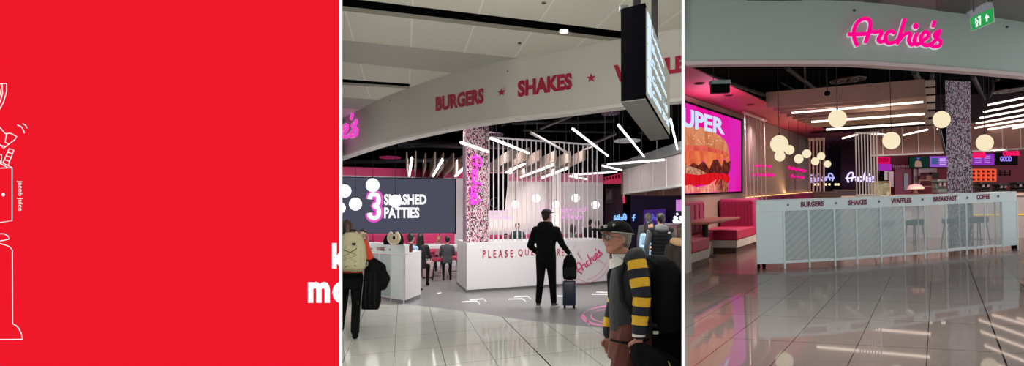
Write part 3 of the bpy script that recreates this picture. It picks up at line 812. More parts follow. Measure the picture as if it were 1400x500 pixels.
# ================================================================== middle bay: column, counters, furniture
def mosaic(name, du, cell, cols, rough=.3):
    m = bpy.data.materials.new(name); m.use_nodes = True
    nt = m.node_tree; b = nt.nodes['Principled BSDF']
    tc = nt.nodes.new('ShaderNodeTexCoord'); sep = nt.nodes.new('ShaderNodeSeparateXYZ'); nt.links.new(tc.outputs['Object'], sep.inputs[0])
    s = nmath(nt, 'FLOOR', nmath(nt, 'MULTIPLY', nmath(nt, 'ADD', nmath(nt, 'MULTIPLY', sep.outputs[0], du[0]), nmath(nt, 'MULTIPLY', sep.outputs[1], du[1])), 1 / cell))
    z = nmath(nt, 'FLOOR', nmath(nt, 'MULTIPLY', sep.outputs[2], 1 / cell))
    cmb = nt.nodes.new('ShaderNodeCombineXYZ'); nt.links.new(s, cmb.inputs[0]); nt.links.new(z, cmb.inputs[1])
    wn = nt.nodes.new('ShaderNodeTexWhiteNoise'); wn.noise_dimensions = '3D'; nt.links.new(cmb.outputs[0], wn.inputs['Vector'])
    cr = nt.nodes.new('ShaderNodeValToRGB'); cr.color_ramp.interpolation = 'CONSTANT'
    el = cr.color_ramp.elements; acc = 0
    for i, (w, c) in enumerate(cols):
        e = el[i] if i < 2 else el.new(acc)
        e.position = acc; e.color = rgb(c); acc += w
    nt.links.new(wn.outputs['Value'], cr.inputs[0]); nt.links.new(cr.outputs[0], b.inputs['Base Color'])
    b.inputs['Roughness'].default_value = rough
    return m
MOS = mosaic('mosaic_tiles', (1, .5), .028, [(.45, (214, 200, 200)), (.16, (200, 150, 168)), (.29, (24, 18, 22)), (.10, (190, 50, 110))])
cA, cB, cD = M.P(638, 300, 22.75), M.P(668, 300, 23.3), M.P(633, 300, 25.2)
cC = cB + (cD - cA)
mb = MB(); pl4 = [cA, cB, cC, cD]
mb.hexa([(p.x, p.y, 1.065) for p in pl4], [(p.x, p.y, 3.75) for p in pl4])
struct(M, 'column', mb, MOS)
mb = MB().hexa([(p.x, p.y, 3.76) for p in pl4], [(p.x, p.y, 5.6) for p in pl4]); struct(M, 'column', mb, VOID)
mb = MB().box(cA.x - .13, cA.x - .03, cA.y + .9, cA.y + 1.3, 1.07, 3.4); single(M, 'column_lit_side', mb, mat('lit_side_lilac', (205, 180, 215), .6), None, None, kind='structure')  # lilac slab paints the pink light on the column's side face
nt_ = Thing(M, 'neon_logo', 'vertical pink neon script on the mosaic column', 'neon sign', M.PV(650, 278, cA, cB, .1))
qn = [(645, 279), (645, 209), (660, 209), (660, 279)]   # reads upward seen sideways
# script turned to read downwards
qn = [(659, 210), (659, 279), (644, 279), (644, 210)]
fn = lambda q: M.PV(q[0], q[1], cA, cB, .1)
nt_.part('lettering', script_mb(qn, fn, .019), glow('neon_hot', (255, 60, 200), 2.2), smooth=True)
nt_.part('painted_halo', script_mb(qn, lambda q: M.PV(q[0], q[1], cA, cB, .03), .024), mat('halo_pinkwhite', (240, 190, 225), .5), smooth=True)  # pale strokes paint the neon's halo on the column

# queue counter
CW = mat('counter_white', (228, 224, 226), .45, noise=.02)
PL = mat('plinth_grey', (110, 108, 106), .5)
qA, qB = M.PF(638, 400), M.PF(833, 386.8); qD = M.PF(625, 388); qC = qB + (qD - qA) * .8
HC = 1.075
qt = Thing(M, 'queue_counter', 'long white boxed counter lettered please queue here', 'counter', (qA + qB) / 2)
# follows a gentle curve
def qpl(z, off=0.0):
    n = Vector((-(qB - qA).y, (qB - qA).x, 0)).normalized()
    return [p + n * off + Vector((0, 0, z)) for p in (qA, qB, qC, qD)]
qbody = qt.part('body', MB().hexa(qpl(.06), qpl(HC)), CW)
qt.part('plinth', MB().hexa(qpl(0, .02), qpl(.058, .02)), PL)
qt.part('top', MB().hexa(qpl(HC + .002), qpl(HC + .02)), mat('counter_top_white', (236, 232, 234), .4))
pq = lambda q: M.PV(q[0], q[1], qA, qB, .012)
qt.part('lettering', text_mb('PLEASE', [(660.2, 341.6), (701.5, 341.2), (701.5, 351.4), (660.2, 352.4)], pq, (0, .008, 0), .01, space=1.7), LET, parent=qbody)
qt.part('lettering', text_mb('QUEUE', [(708.5, 340.6), (745, 340.2), (745, 350.2), (708.5, 351)], pq, (0, .008, 0), .01, space=1.6), LET, parent=qbody)
qt.part('lettering', text_mb('HERE', [(750, 340), (771, 339.8), (771, 349.4), (750, 350)], pq, (0, .008, 0), .01, space=1.6), LET, parent=qbody)
qt.part('lettering', script_mb([(784, 364), (815, 336.5), (824, 347), (793, 377)], pq, .014, star=False), mat('logo_pink', (215, 40, 110), .5), smooth=True, label='pink slanting script logo')
LNP = mat('line_pink', (225, 150, 175), .5, noise=0)
art = MB()
def arc(cx, cy, rx, ry, a0, a1, r=.008, n=22):
    art.tube([pq((cx + rx * math.cos(math.radians(a0 + (a1 - a0) * i / n)), cy - ry * math.sin(math.radians(a0 + (a1 - a0) * i / n)))) for i in range(n + 1)], r, 5)
arc(793, 352, 41, 36, -120, 10); arc(793, 352, 36, 31, -75, -15, .006)
for pts in ([(789, 346), (796, 356), (790, 343), (793, 341)], [(817, 355), (828, 361), (829, 358)], [(777, 346), (782, 342)], [(783, 339), (787, 335)], [(776, 352), (785, 379), (800, 385)]):
    art.tube([pq(p) for p in pts], .006, 5)
qt.part('line_drawing', art, LNP, smooth=True)

# rod screen on the counter
RODM = mat('rod_white', (222, 216, 218), .45, noise=0)
rt = Thing(M, 'rod_screen', 'screen of tall white rods standing on the queue counter', 'rod screen', M.PV(742, 331, qA, qB, -.06))
us = [668.5, 674.8, 681.5, 688] + [694.4 + 6.42 * i for i in range(20)]
zt = 3.46; pts = []
for u in us:
    p = M.PV(u, 300, qA, qB, -.12); pts.append(p)
    rt.part('rod', MB().cyl((p.x, p.y, HC + .02), (p.x, p.y, zt), .014, n=8), RODM, smooth=True)
for k in range(1, 4):
    p = pts[-1] + (qC - qB).normalized() * .55 * k * 1.2 + Vector((0.02, 0, 0)); rt.part('rod', MB().cyl((p.x, p.y, HC + .02), (p.x, p.y, zt), .014, n=8), RODM, smooth=True); last = p
rt.part('rail', MB().tube([(pts[0].x, pts[0].y, zt), (pts[-1].x, pts[-1].y, zt), (last.x, last.y, zt)], .022, 8), RODM, smooth=True, label='top rail')

# small white counter (coffee end of the serving counter)
GLASS = None
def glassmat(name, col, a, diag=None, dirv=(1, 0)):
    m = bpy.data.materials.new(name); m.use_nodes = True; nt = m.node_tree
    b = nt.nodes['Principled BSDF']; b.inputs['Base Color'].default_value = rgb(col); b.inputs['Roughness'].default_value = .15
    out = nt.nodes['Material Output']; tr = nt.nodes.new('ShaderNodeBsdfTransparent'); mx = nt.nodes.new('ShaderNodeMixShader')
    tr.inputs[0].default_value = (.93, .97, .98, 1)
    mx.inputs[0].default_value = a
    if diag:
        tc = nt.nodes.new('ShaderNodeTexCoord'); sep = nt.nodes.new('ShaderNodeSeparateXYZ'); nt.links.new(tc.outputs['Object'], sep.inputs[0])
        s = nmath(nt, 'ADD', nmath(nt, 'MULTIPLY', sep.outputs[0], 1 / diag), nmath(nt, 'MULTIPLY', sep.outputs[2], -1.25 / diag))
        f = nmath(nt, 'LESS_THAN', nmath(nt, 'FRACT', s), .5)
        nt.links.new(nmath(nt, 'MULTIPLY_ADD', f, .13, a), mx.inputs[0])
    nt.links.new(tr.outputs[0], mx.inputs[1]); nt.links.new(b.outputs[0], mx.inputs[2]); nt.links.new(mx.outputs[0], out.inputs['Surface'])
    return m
GLM = glassmat('etched_glass', (185, 200, 202), .72); GLD = glassmat('glass_slat_reflection', (196, 212, 212), .56, .15)  # diagonal bands paint slat reflections into the striped glass
sA, sB, sC = M.PF(450, 398), M.PF(552.4, 415.3), M.PF(575, 406.5)
sD = sA + (sC - sB)
kt = Thing(M, 'small_counter', 'white counter with etched glass panels lettered coffee beside the backpack woman', 'counter', sB)
def on(t, a=None, b=None): a = a or sA; b = b or sB; return a + (b - a) * t
def uf(u, a=None, b=None):      # parameter along a-b where the sight line u crosses
    a = a or sA; b = b or sB; p = M.PV(u, 350, a, b); return (Vector((p.x, p.y, 0)) - a).length / (b - a).length
inn = (sC - sB).normalized() * .06
def slabp(mb, a, b, z0, z1, d): mb.hexa([a + Vector((0, 0, z0)), b + Vector((0, 0, z0)), b + d + Vector((0, 0, z0)), a + d + Vector((0, 0, z0))], [a + Vector((0, 0, z1)), b + Vector((0, 0, z1)), b + d + Vector((0, 0, z1)), a + d + Vector((0, 0, z1))]); return mb
CBL = mat('counter_pale', (226, 232, 232), .4, noise=.02)
kt.part('sign_band', slabp(MB(), sA, sB, .92, 1.10, inn), CBL)
kt.part('solid_panel', slabp(MB(), on(uf(535)), sB, .07, .915, inn), CBL)
kt.part('end_panel', slabp(MB(), sB + Vector((.02, .02, 0)), sC, .07, .93, Vector((-.04, .05, 0))), CW)
kt.part('top', slabp(MB(), sA, sB, 1.102, 1.13, (sC - sB) * .3), CBL)
kt.part('shelf', slabp(MB(), sA + (sC - sB) * .3, sB + (sC - sB) * .3, .932, .96, (sC - sB) * .75), CW)
kt.part('upstand', slabp(MB(), sB + (sC - sB) * .03 + Vector((.01, 0, 0)), sB + (sC - sB) * .28, .94, 1.10, Vector((-.03, .03, 0))), CW)
for u in (503, 519, 534.8, 552.2):
    p = on(uf(u)); kt.part('post', MB().cyl((p.x, p.y, 0), (p.x, p.y, .93), .014, n=8), RODM)
p = sC; kt.part('post', MB().cyl((p.x, p.y, 0), (p.x, p.y, .93), .014, n=8), RODM)
kt.part('glass_panel', slabp(MB(), on(uf(503)), on(uf(518.6)), .1, .91, inn * .2), GLM); kt.part('glass_panel', slabp(MB(), on(uf(519.4)), on(uf(534.4)), .1, .91, inn * .2), GLM)
kt.part('bottom_rail', slabp(MB(), sA, on(uf(535)), .07, .1, inn * .6), RODM)
pk = lambda q: M.PV(q[0], q[1], sA, sB, .01)
kt.part('lettering', text_mb('COFFEE', [(515, 337.6), (525.3, 338), (525.3, 342.8), (515, 342.3)], pk, (0, .008, 0), .02), LET)
for u, v in ((508, 339.6), (533, 341.2)): kt.part('star', text_mb('*', [(u - 1.6, v - 2), (u + 1.6, v - 2), (u + 1.6, v + 2), (u - 1.6, v + 2)], pk, (0, .008, 0), shape=STAR), mat('star_dark', (60, 50, 90), .5))

# cup, bag and neck pillow on it
cup = Thing(M, 'takeaway_cup', 'dark red paper cup standing on the lower shelf of the small white counter', 'cup', M.PZ(561.5, 344.5, .962))
cup.part('wall', MB().lathe((0, 0, 0), [(.028, 0), (.032, .02), (.042, .15), (.043, .155)], 18), mat('cup_red', (130, 42, 36), .5), rel=True, smooth=True)
cup.part('lid', MB().lathe((0, 0, .155), [(.046, 0), (.046, .012), (.04, .02), (.03, .022)], 18), mat('cup_lid', (90, 40, 36), .4), rel=True, smooth=True)
bgp = M.PZ(537, 334.4, 1.13)
bg = Thing(M, 'black_backpack', 'black backpack lying on the small counter behind the cream neck pillow', 'backpack', bgp)
mb = MB().loft([(0, .12, 0, .19, .1), (0, .12, .06, .2, .11), (.01, .12, .16, .17, .1), (.02, .12, .23, .1, .07)], 16, power=2.6); bg.part('shell', mb, BLK, rel=True, smooth=True)
bg.part('pocket', MB().loft([(.02, .02, .02, .1, .03), (.02, .01, .08, .11, .035), (.02, .02, .15, .08, .03)], 12, power=2.6), BLK2, rel=True, smooth=True)
bg.part('handle', MB().tube([(-.03, .12, .22), (-.03, .12, .26), (.04, .12, .27), (.05, .12, .22)], .009, 6), BLK2, rel=True, smooth=True)
npp = Thing(M, 'neck_pillow', 'cream horseshoe neck pillow propped on the small white counter', 'neck pillow', bgp + Vector((.04, -.13, .135)), rz=0)
npp.part('cushion', MB().tube([(.078 * math.cos(a), -.03, .085 * math.sin(a)) for a in [math.radians(105 + i * 330 / 20) for i in range(21)]], .05, 12, rs=[.035] + [.052] * 19 + [.035]), mat('pillow_cream', (226, 212, 184), .9, noise=.08, scale=40, bump=.3), rel=True, smooth=True)
npp.part('piping', MB().tube([(.078 * math.cos(a), -.082, .085 * math.sin(a)) for a in [math.radians(108 + i * 324 / 20) for i in range(21)]], .004, 6), mat('piping_grey', (150, 140, 120), .8), rel=True, smooth=True)

# bench and bar table
MAG = mat('seat_magenta', (190, 52, 102), .55, noise=.06, scale=10)
def bench(room, u0, u1, Y0, Y1, ztop, label, seg, legY=None):
    a, b = room.P(u0, 300, Y0), room.P(u1, 300, Y1); a.z = b.z = 0
    n = Vector((-(b - a).y, (b - a).x, 0)).normalized()
    t = Thing(room, 'booth_bench', label, 'bench', (a + b) / 2)
    t.part('base', slabp(MB(), a, b, 0, .3, n * .7), mat('bench_base', (205, 200, 200), .5))
    t.part('seat', slabp(MB(), a, b, .305, .47, n * .65), MAG, bev=.02)
    L = (b - a) / seg
    for i in range(seg):
        mb = slabp(MB(), a + L * (i + .02) + n * .55, a + L * (i + .98) + n * .55, .475, ztop, n * .16); t.part('back_cushion', mb, MAG, bev=.04)
    return t
bench(M, 497, 634, 33.2, 35.4, 1.10, 'magenta upholstered bench along the wall under the dark screen', 6)
bench(M, 671, 822, 36.6, 38.4, 1.02, 'magenta bench along the white wall behind the rod screen', 7)
tA, tB = M.P(566, 300, 27.3), M.P(640, 300, 28.6); tA.z = tB.z = 0
tn = Vector((-(tB - tA).y, (tB - tA).x, 0)).normalized()
tt = Thing(M, 'bar_table', 'long white bar table behind the small counter', 'table', (tA + tB) / 2)
tt.part('tabletop', slabp(MB(), tA, tB, .80, .89, tn * 1.6), CW, bev=.008)
for k in (.1, .62, .95):
    p = tA + (tB - tA) * k + tn * .25; tt.part('leg', slabp(MB(), p, p + Vector((.05, 0, 0)), 0, .798, tn * .05), RODM)
# stools
SEATR = mat('stool_red', (178, 38, 72), .5, noise=.05); LEGB = mat('stool_leg', (40, 34, 34), .5)
def make_stool(room, name, label, zs, w, sm, lm, group, h=.1):
    t = Thing(room, name, label, 'stool', (0, 0, 0), group=group)
    t.part('seat', MB().loft([(0, 0, zs - h, w * .42, w * .42), (0, 0, zs - h * .8, w * .5, w * .5), (0, 0, zs - h * .2, w * .5, w * .5), (0, 0, zs, w * .44, w * .44)], 22), sm, rel=True, smooth=True)
    for sx in (-1, 1):
        for sy in (-1, 1): t.part('leg', MB().cyl((sx * w * .25, sy * w * .25, zs - h), (sx * w * .42, sy * w * .42, 0), .012, .01, n=8), lm, rel=True, smooth=True)
    zf = .2; k = .25 + .17 * (1 - zf / (zs - h))
    c = [(w * k, w * k, zf), (-w * k, w * k, zf), (-w * k, -w * k, zf), (w * k, -w * k, zf)]
    t.part('footrest', MB().tube(c, .008, 6, True), lm, rel=True)
    return t
stp = [(599, 383.2, 'stool under the child in grey'), (621, 380.5, 'stool behind the white table leg'), (583, 378, 'stool half hidden by the pink suitcase'), (590, 369, 'stool on the far side of the bar table')]
s0 = None
for u, v, w in stp:
    lab = 'round red topped black legged ' + w
    if s0 is None: s0 = make_stool(M, 'bar_stool', lab, .6, .36, SEATR, LEGB, 'red stools at the bar table'); s0.o.matrix_basis = M.M @ Matrix.Translation(M.PF(u, v))
    else: dup(M, s0.o, M.PF(u, v), .3, lab)
# suitcases
def suitcase(room, name, label, loc, rz, w, d, h, m, handle=.35):
    t = Thing(room, name, label, 'suitcase', loc, rz)
    t.part('shell', MB().rbox(-w / 2, w / 2, -d / 2, d / 2, .05, h, .035, 4), m, rel=True, smooth=True)
    for i in range(5):
        x = -w * .36 + w * .18 * i; t.part('rib', MB().rbox(x - .006, x + .006, -d / 2 - .006, -d / 2 + .004, .1, h - .06, .004, 2), m, rel=True)
    for sx in (-1, 1):
        for sy in (-1, 1): t.part('wheel', MB().cyl((sx * w * .36 - .014, sy * d * .3, .026), (sx * w * .36 + .014, sy * d * .3, .026), .026, n=14), BLK, rel=True, smooth=True)
    if handle:
        for sx in (-1, 1): t.part('handle_tube', MB().cyl((sx * .06, d / 2 - .03, h), (sx * .06, d / 2 - .03, h + handle), .007, n=8), mat('chrome', (170, 172, 175), .25, metal=.9, noise=0), rel=True)
        t.part('handle', MB().rbox(-.075, .075, d / 2 - .045, d / 2 - .015, h + handle, h + handle + .03, .012, 3), BLK, rel=True, smooth=True)
    t.part('side_handle', MB().tube([(-.06, 0, h), (-.05, 0, h + .02), (.05, 0, h + .02), (.06, 0, h)], .008, 6), BLK, rel=True, smooth=True)
    return t
suitcase(M, 'suitcase', 'pale pink patterned suitcase standing by the stools', M.PF(584.5, 380.5), .1, .26, .2, .46, mat('case_pink', (205, 165, 170), .5, noise=.3, scale=25), 0)
NAVY = mat('case_navy', (30, 42, 66), .35, noise=.05)
spos = M.PF(778.5, 421); spos.z = 0
suitcase(M, 'suitcase', 'navy wheeled suitcase standing beside the man in black', spos, -.12, .235, .2, .50, NAVY, .42)
bk = Thing(M, 'black_backpack', 'black rucksack resting on top of the navy suitcase', 'backpack', spos + Vector((.005, 0, .525)), -.12)
bk.part('shell', MB().loft([(0, 0, 0, .11, .075), (0, 0, .04, .125, .085), (0, 0, .22, .13, .085), (0, 0, .36, .11, .07), (0, 0, .43, .06, .045), (0, 0, .45, .03, .02)], 18, power=2.8), BLK, rel=True, smooth=True)
bk.part('front_pocket', MB().loft([(0, -.08, .04, .09, .03), (0, -.085, .1, .1, .035), (0, -.08, .22, .09, .025)], 14, power=2.8), BLK2, rel=True, smooth=True)
bk.part('top_handle', MB().tube([(-.03, .02, .43), (-.02, .02, .49), (.03, .02, .49), (.04, .02, .43)], .007, 6), BLK2, rel=True, smooth=True)

# kitchen drum at the far end
DR = mat('drum_panel', (214, 200, 198), .55, noise=.04); DG = mat('drum_grey', (120, 124, 122), .6)
def drum(room, pts, z0, z1, m, seams, label, band=None, mband=None, bpts=None, back=None, seam_px=1.7):
    plan = [tuple(room.P(u, 200, Y)[:2]) for u, Y in pts]
    t = Thing(room, 'kitchen_bulkhead', label, 'bulkhead', (plan[0][0], plan[0][1], z0))
    t.part('face', MB().strip(plan, z0, z1, .12), m)
    t.part('lower_edge', MB().strip([(x, y - .02) for x, y in plan], z0 - .03, z0 + .03, .16), ALU)
    for u, Y in seams:
        p = room.P(u, 200, Y - .03); w = seam_px * Y / 2800
        t.part('seam', MB().box(p.x - w, p.x + w, p.y, p.y + .02, z0, z1), mat('seam_white', (240, 232, 230), .5))
    if bpts: t.part('top_band', MB().strip([tuple(room.P(u, 200, Y)[:2]) for u, Y in bpts], z1 + .01, band, .1), mband)
    return t
dpts = [(852, 30.2), (866, 28.4), (880, 26.9), (900, 25.0), (920, 23.3), (945, 21.3)]
dd = drum(M, dpts, 2.36, 3.05, DR, [(u, interp(dpts, u)) for u in (861, 875.8, 893, 911.5)], 'white curved drum bulkhead over the far kitchen', 3.30, DG, [(822, 31.5), (852, 29.9), (880, 26.6), (900, 24.7), (920, 23.0), (945, 21.0)])
bp_ = [(853.5, 31.5), (870, 33), (900, 33.5), (945, 33)]
dd.part('inner_face', MB().strip([tuple(M.P(u, 200, Y)[:2]) for u, Y in bp_], 2.36, 3.2, .1), mat('drum_inner', (176, 130, 118), .6))
for u in (883, 907, 930): p = M.P(u, 250, 33); dd.part('seam', MB().box(p.x - .02, p.x + .02, p.y, p.y + .02, 2.37, 3.2), mat('seam_pink', (225, 190, 180), .5))
mb = MB().cyl(M.PZ(851.8, 264, 2.34), M.PZ(852.4, 277, 2.34) * 0 + M.P(852.6, 277, 29.5), .03, n=8)
pt = Thing(M, 'hanging_sign', 'small pink hanging sign under the drum end', 'sign', M.P(853, 277, 29.5))
pt.part('stem', MB().cyl(M.P(852.8, 264, 29.6), M.P(852.8, 270, 29.6), .02, n=8), ALU)
pt.part('plate', MB().prism([M.P(u, v, 29.5) for u, v in ((851, 268), (854.5, 268.5), (855, 277.5), (852.3, 278))], (0, .05, 0)), glow('pink_plate', (225, 60, 110), .9))
# dark far wall items
DW = lambda Y: (lambda q: M.P(q[0], q[1], Y))
PUR = mat('wall_purple', (40, 22, 60), .7, emit=.05)
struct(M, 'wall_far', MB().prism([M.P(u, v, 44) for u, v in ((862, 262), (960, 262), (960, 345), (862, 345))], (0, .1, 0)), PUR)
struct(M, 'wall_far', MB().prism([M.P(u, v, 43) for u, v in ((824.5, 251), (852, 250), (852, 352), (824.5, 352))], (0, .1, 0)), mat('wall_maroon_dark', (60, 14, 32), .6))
so = Thing(M, 'slatted_soffit', 'magenta slatted soffit between the rod screen and the drum', 'soffit', M.P(838, 250, 41))
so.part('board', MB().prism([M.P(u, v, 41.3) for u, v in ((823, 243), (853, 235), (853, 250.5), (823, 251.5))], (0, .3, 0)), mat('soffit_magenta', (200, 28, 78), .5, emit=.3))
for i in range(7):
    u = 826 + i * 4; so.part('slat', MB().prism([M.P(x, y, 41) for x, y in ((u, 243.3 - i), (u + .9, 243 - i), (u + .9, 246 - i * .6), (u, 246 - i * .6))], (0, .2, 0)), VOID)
fr = Thing(M, 'framed_print', 'dim framed print of a pale cap shape on the dark maroon wall', 'picture', M.P(833, 277, 42.8))
fr.part('frame', MB().prism([M.P(u, v, 42.8) for u, v in ((827.5, 258), (838, 258), (838, 278), (827.5, 278))], (0, .06, 0)), mat('print_dark', (70, 50, 55), .5))
fr.part('print', MB().prism([M.P(u, v, 42.7) for u, v in ((829, 268), (832, 263), (836, 260), (836.5, 272), (829, 273))], (0, .06, 0)), mat('print_pale', (130, 105, 105), .5))
NBL = glow('neon_blue', (120, 170, 255), 1.6); NWH = glow('neon_bluewhite', (215, 215, 255), 1.8)
for nm, q, m, lab, mir in (('neon_logo', [(839.5, 293.5), (857, 292), (857, 301), (839.5, 303)], NBL, 'small blue neon script on the dark far wall above the black cap', True),):
    t = Thing(M, nm, lab, 'neon sign', DW(43.6)(((q[0][0] + q[1][0]) / 2, q[2][1]))); t.part('lettering', script_mb(q, DW(42.5), .028, mirror=mir, n=5), m, smooth=True)
t = Thing(M, 'neon_letters', 'two small blue neon strokes between the blue script and the far people', 'neon sign', DW(43.6)((866, 302)))
t.part('lettering', MB().tube([DW(43.6)(q) for q in ((868.5, 293.5), (866.5, 294), (866, 302))], .03, 5), NBL); t.part('lettering', MB().tube([DW(43.6)(q) for q in ((864, 297), (869, 297))], .025, 5), NBL)
t = Thing(M, 'neon_logo', 'white blue neon script cut off at the bay edge above the fur hood', 'neon sign', DW(30)((930, 304)))
t.part('lettering', script_mb([(921, 290), (985, 288), (985, 304), (921, 304)], DW(30), .035, mirror=True, n=5), NWH, smooth=True)
mm = Thing(M, 'menu_screen', 'small pink lit menu screen at the bay edge under the drum', 'screen', DW(30)((931, 288)))
mm.part('display', MB().prism([DW(30)(q) for q in ((924.5, 273), (946, 272), (946, 288.5), (924.5, 288))], (0, .04, 0)), glow('menu_pink', (205, 130, 215), 1.0))
mm.part('casing', MB().prism([DW(30.06)(q) for q in ((924, 272.5), (946.5, 271.5), (946.5, 289), (924, 288.5))], (0, .06, 0)), SLOT)
pu = Thing(M, 'lit_wall_panel', 'dim violet lit panel behind the far people', 'light panel', DW(43.5)((893, 300)))
pu.part('panel', MB().prism([DW(43.5)(q) for q in ((880, 287), (910, 285), (910, 312), (880, 312))], (0, .05, 0)), glow('violet_dim', (62, 38, 110), 1.0))
pu.part('script', script_mb([(889, 293), (906, 292), (906, 301), (889, 302)], DW(43.3), .02, n=5), glow('violet_script', (90, 100, 220), 1.0), smooth=True)
ck = Thing(M, 'service_counter', 'pale pink lit counter front behind the far people', 'counter', DW(27)((925, 345)))
ck.part('front', MB().prism([DW(27)(q) for q in ((915, 307), (950, 307), (950, 380), (915, 380))], (0, .6, 0)), mat('counter_pinkish', (200, 140, 160), .5))
ck.part('top', MB().prism([DW(26.9)(q) for q in ((914, 305), (951, 305), (951, 307), (914, 307))], (0, .8, 0)), CW)

# black loudspeaker hanging beside the column, wall neon
spk = Thing(M, 'black_blind', 'black hanging panel behind the first rods beside the mosaic column', 'panel', M.P(682, 287, 34))
spk.part('panel', MB().prism([M.P(u, v, 34) for u, v in ((664, 237), (695.5, 237), (690, 287.5), (664, 287.5))], (0, .1, 0)), VOID)
spk.part('drawing', MB().tube([M.P(677 + 7 * math.cos(a), 277 + 7 * math.sin(a), 33.95) for a in [i * PI / 8 for i in range(16)]], .012, 5, True), mat('chalk', (120, 120, 125), .6))
def wneon(room, words, q0, fn, m, bold=0.0, depth=(0, .03, 0)):
    return text_mb(words, q0, fn, depth, bold, shear=.3)
wn_ = Thing(M, 'neon_words', 'two lines of pale pink neon script on the white wall behind the hooded man', 'neon sign', M.PV(771, 299, wB, wC, .1))
fnw = lambda q: M.PV(q[0], q[1], wB, wC, .15)
NP2 = glow('neon_palepink', (245, 165, 235), 1.25)
wn_.part('lettering', text_mb('Come hungry and', [(741, 284), (802, 282), (802, 291), (741, 292)], fnw, (0, .03, 0), .0, shear=.3), NP2)
wn_.part('lettering', text_mb('leave happy', [(752, 293.5), (798, 292.5), (798, 300), (752, 300.5)], fnw, (0, .03, 0), .0, shear=.3), NP2)
wn_ = Thing(M, 'neon_words', 'two short lines of pale pink neon script beside the mosaic column', 'neon sign', M.PV(683, 299, wB, wC, .1))
wn_.part('lettering', text_mb('shake it up', [(669, 285), (694, 285), (694, 291.5), (669, 292)], fnw, (0, .03, 0), .0, shear=.3), NP2)
wn_.part('lettering', text_mb('every day', [(669, 294), (701, 294), (701, 300.5), (669, 301)], fnw, (0, .03, 0), .0, shear=.3), NP2)

# directory sign hanging from the mall ceiling
zb = M.P(882.4, 134, 8.0).z; zt_ = 3.33
dq = [M.PZ(u, v, zb) for u, v in ((849, 138.5), (882.4, 134), (915.2, 188), (889, 190.8))]
ds = Thing(M, 'directory_sign', 'long black directory sign hung from the ceiling with one lit side', 'sign', dq[0])
ds.part('underside', MB().hexa([p - Vector((0, 0, .012)) for p in dq], [p - Vector((0, 0, .002)) for p in dq]), mat('sign_underside', (88, 82, 80), .6), label='brown grey underside')
ds.part('casing', MB().hexa(dq, [Vector((p.x, p.y, zt_)) for p in dq]), mat('sign_black', (10, 9, 12), .9, noise=0, spec=0))
n_ = Vector(((dq[2] - dq[1]).y, -(dq[2] - dq[1]).x, 0)).normalized() * .01
e_ = dq[2] - dq[1]
f0, f1 = dq[1] + e_ * .01, dq[2] - e_ * .03
def dface(q, o=1.0):   # q: x 0..1 along, y 0..1 up
    p = f0 + (f1 - f0) * q[0] + n_ * o; return Vector((p.x, p.y, zb + .03 + (zt_ - zb - .06) * q[1]))
uq = [(0, 1), (1, 1), (1, 0), (0, 0)]
ds.part('display', MB().hexa([dface((0, 0), .2), dface((1, 0), .2), dface((1, 0), 1), dface((0, 0), 1)], [dface((0, 1), .2), dface((1, 1), .2), dface((1, 1), 1), dface((0, 1), 1)]), glow('display_grey', (150, 148, 138), 1.0))
BW = glow('display_bluewhite', (205, 230, 245), 1.15)
mb = MB()
for i in range(5):
    y = .04 + .19 * i; mb.hexa([dface((.01, y), 1.1), dface((.12, y), 1.1), dface((.12, y), 1.6), dface((.01, y), 1.6)], [dface((.01, y + .17), 1.1), dface((.12, y + .17), 1.1), dface((.12, y + .17), 1.6), dface((.01, y + .17), 1.6)])
ds.part('icon_column', mb, BW)
for i, w in enumerate(('Gates 20-30', 'Gates 1-10', 'Departures', 'Baggage', 'Lounges')):
    y = .07 + .185 * i; x1 = (.92, .85, .8, .7, .66)[i]
    ds.part('lettering', text_mb(w, [(.17, y + .12), (x1, y + .12), (x1, y), (.17, y)], lambda q: dface(q, 1.5), tuple(n_ * -.4), .02), BW)
for k, q in ((.1, 0), (.75, 1)):
    p = (dq[0] + dq[1]) / 2 * (1 - k) + (dq[2] + dq[3]) / 2 * k
    ds.part('hanger', MB().box(p.x - .03, p.x + .03, p.y - .04, p.y + .04, zt_, ZT), mat('hanger_black', (16, 16, 18), .5))
ds.part('corner_plate', MB().hexa([dq[0] + Vector((-.005, -.01, zt_ - zb - .005)), dq[0] + Vector((.06, -.01, zt_ - zb - .005)), dq[0] + Vector((.06, .1, zt_ - zb - .005)), dq[0] + Vector((-.005, .1, zt_ - zb - .005))], [dq[0] + Vector((-.005, -.01, zt_ - zb + .03)), dq[0] + Vector((.06, -.01, zt_ - zb + .03)), dq[0] + Vector((.06, .1, zt_ - zb + .03)), dq[0] + Vector((-.005, .1, zt_ - zb + .03))]), mat('plate_grey', (140, 142, 145), .4), label='grey corner plate')
# ================================================================== right bay
R = RR
r_edge = [(905, 90), (936, 88.5), (1000, 87.4), (1076, 87), (1165, 87.6), (1220, 90.2), (1285, 94.6), (1345, 99), (1400, 104.2), (1450, 109)]
r_tab = [(p.x, R.PZ(p.x, p.y, ZB).y) for p in smoothpath(r_edge, 4)]
r_plan = smooth_plan(R, r_edge, ZB); ZTR = 4.28
def r_surf(off): return lambda q: R.P(q[0], q[1], interp(r_tab, q[0]) - off)
RFAS = mat('fascia_grey', (160, 172, 164), .6, noise=.03, scale=2)
ft2 = Thing(R, 'shop_fascia', 'long curved grey green fascia over the booths and the striped glass counter', 'fascia', (r_plan[16][0], r_plan[16][1], ZB))
ft2.part('band', MB().strip(r_plan, ZB, ZTR, .22), RFAS, smooth=True)
ft2.part('lower_lip', MB().strip([(x, y - .03) for x, y in r_plan], ZB - .01, ZB + .05, .3), mat('lip_pinkish', (200, 180, 178), .6), smooth=True)
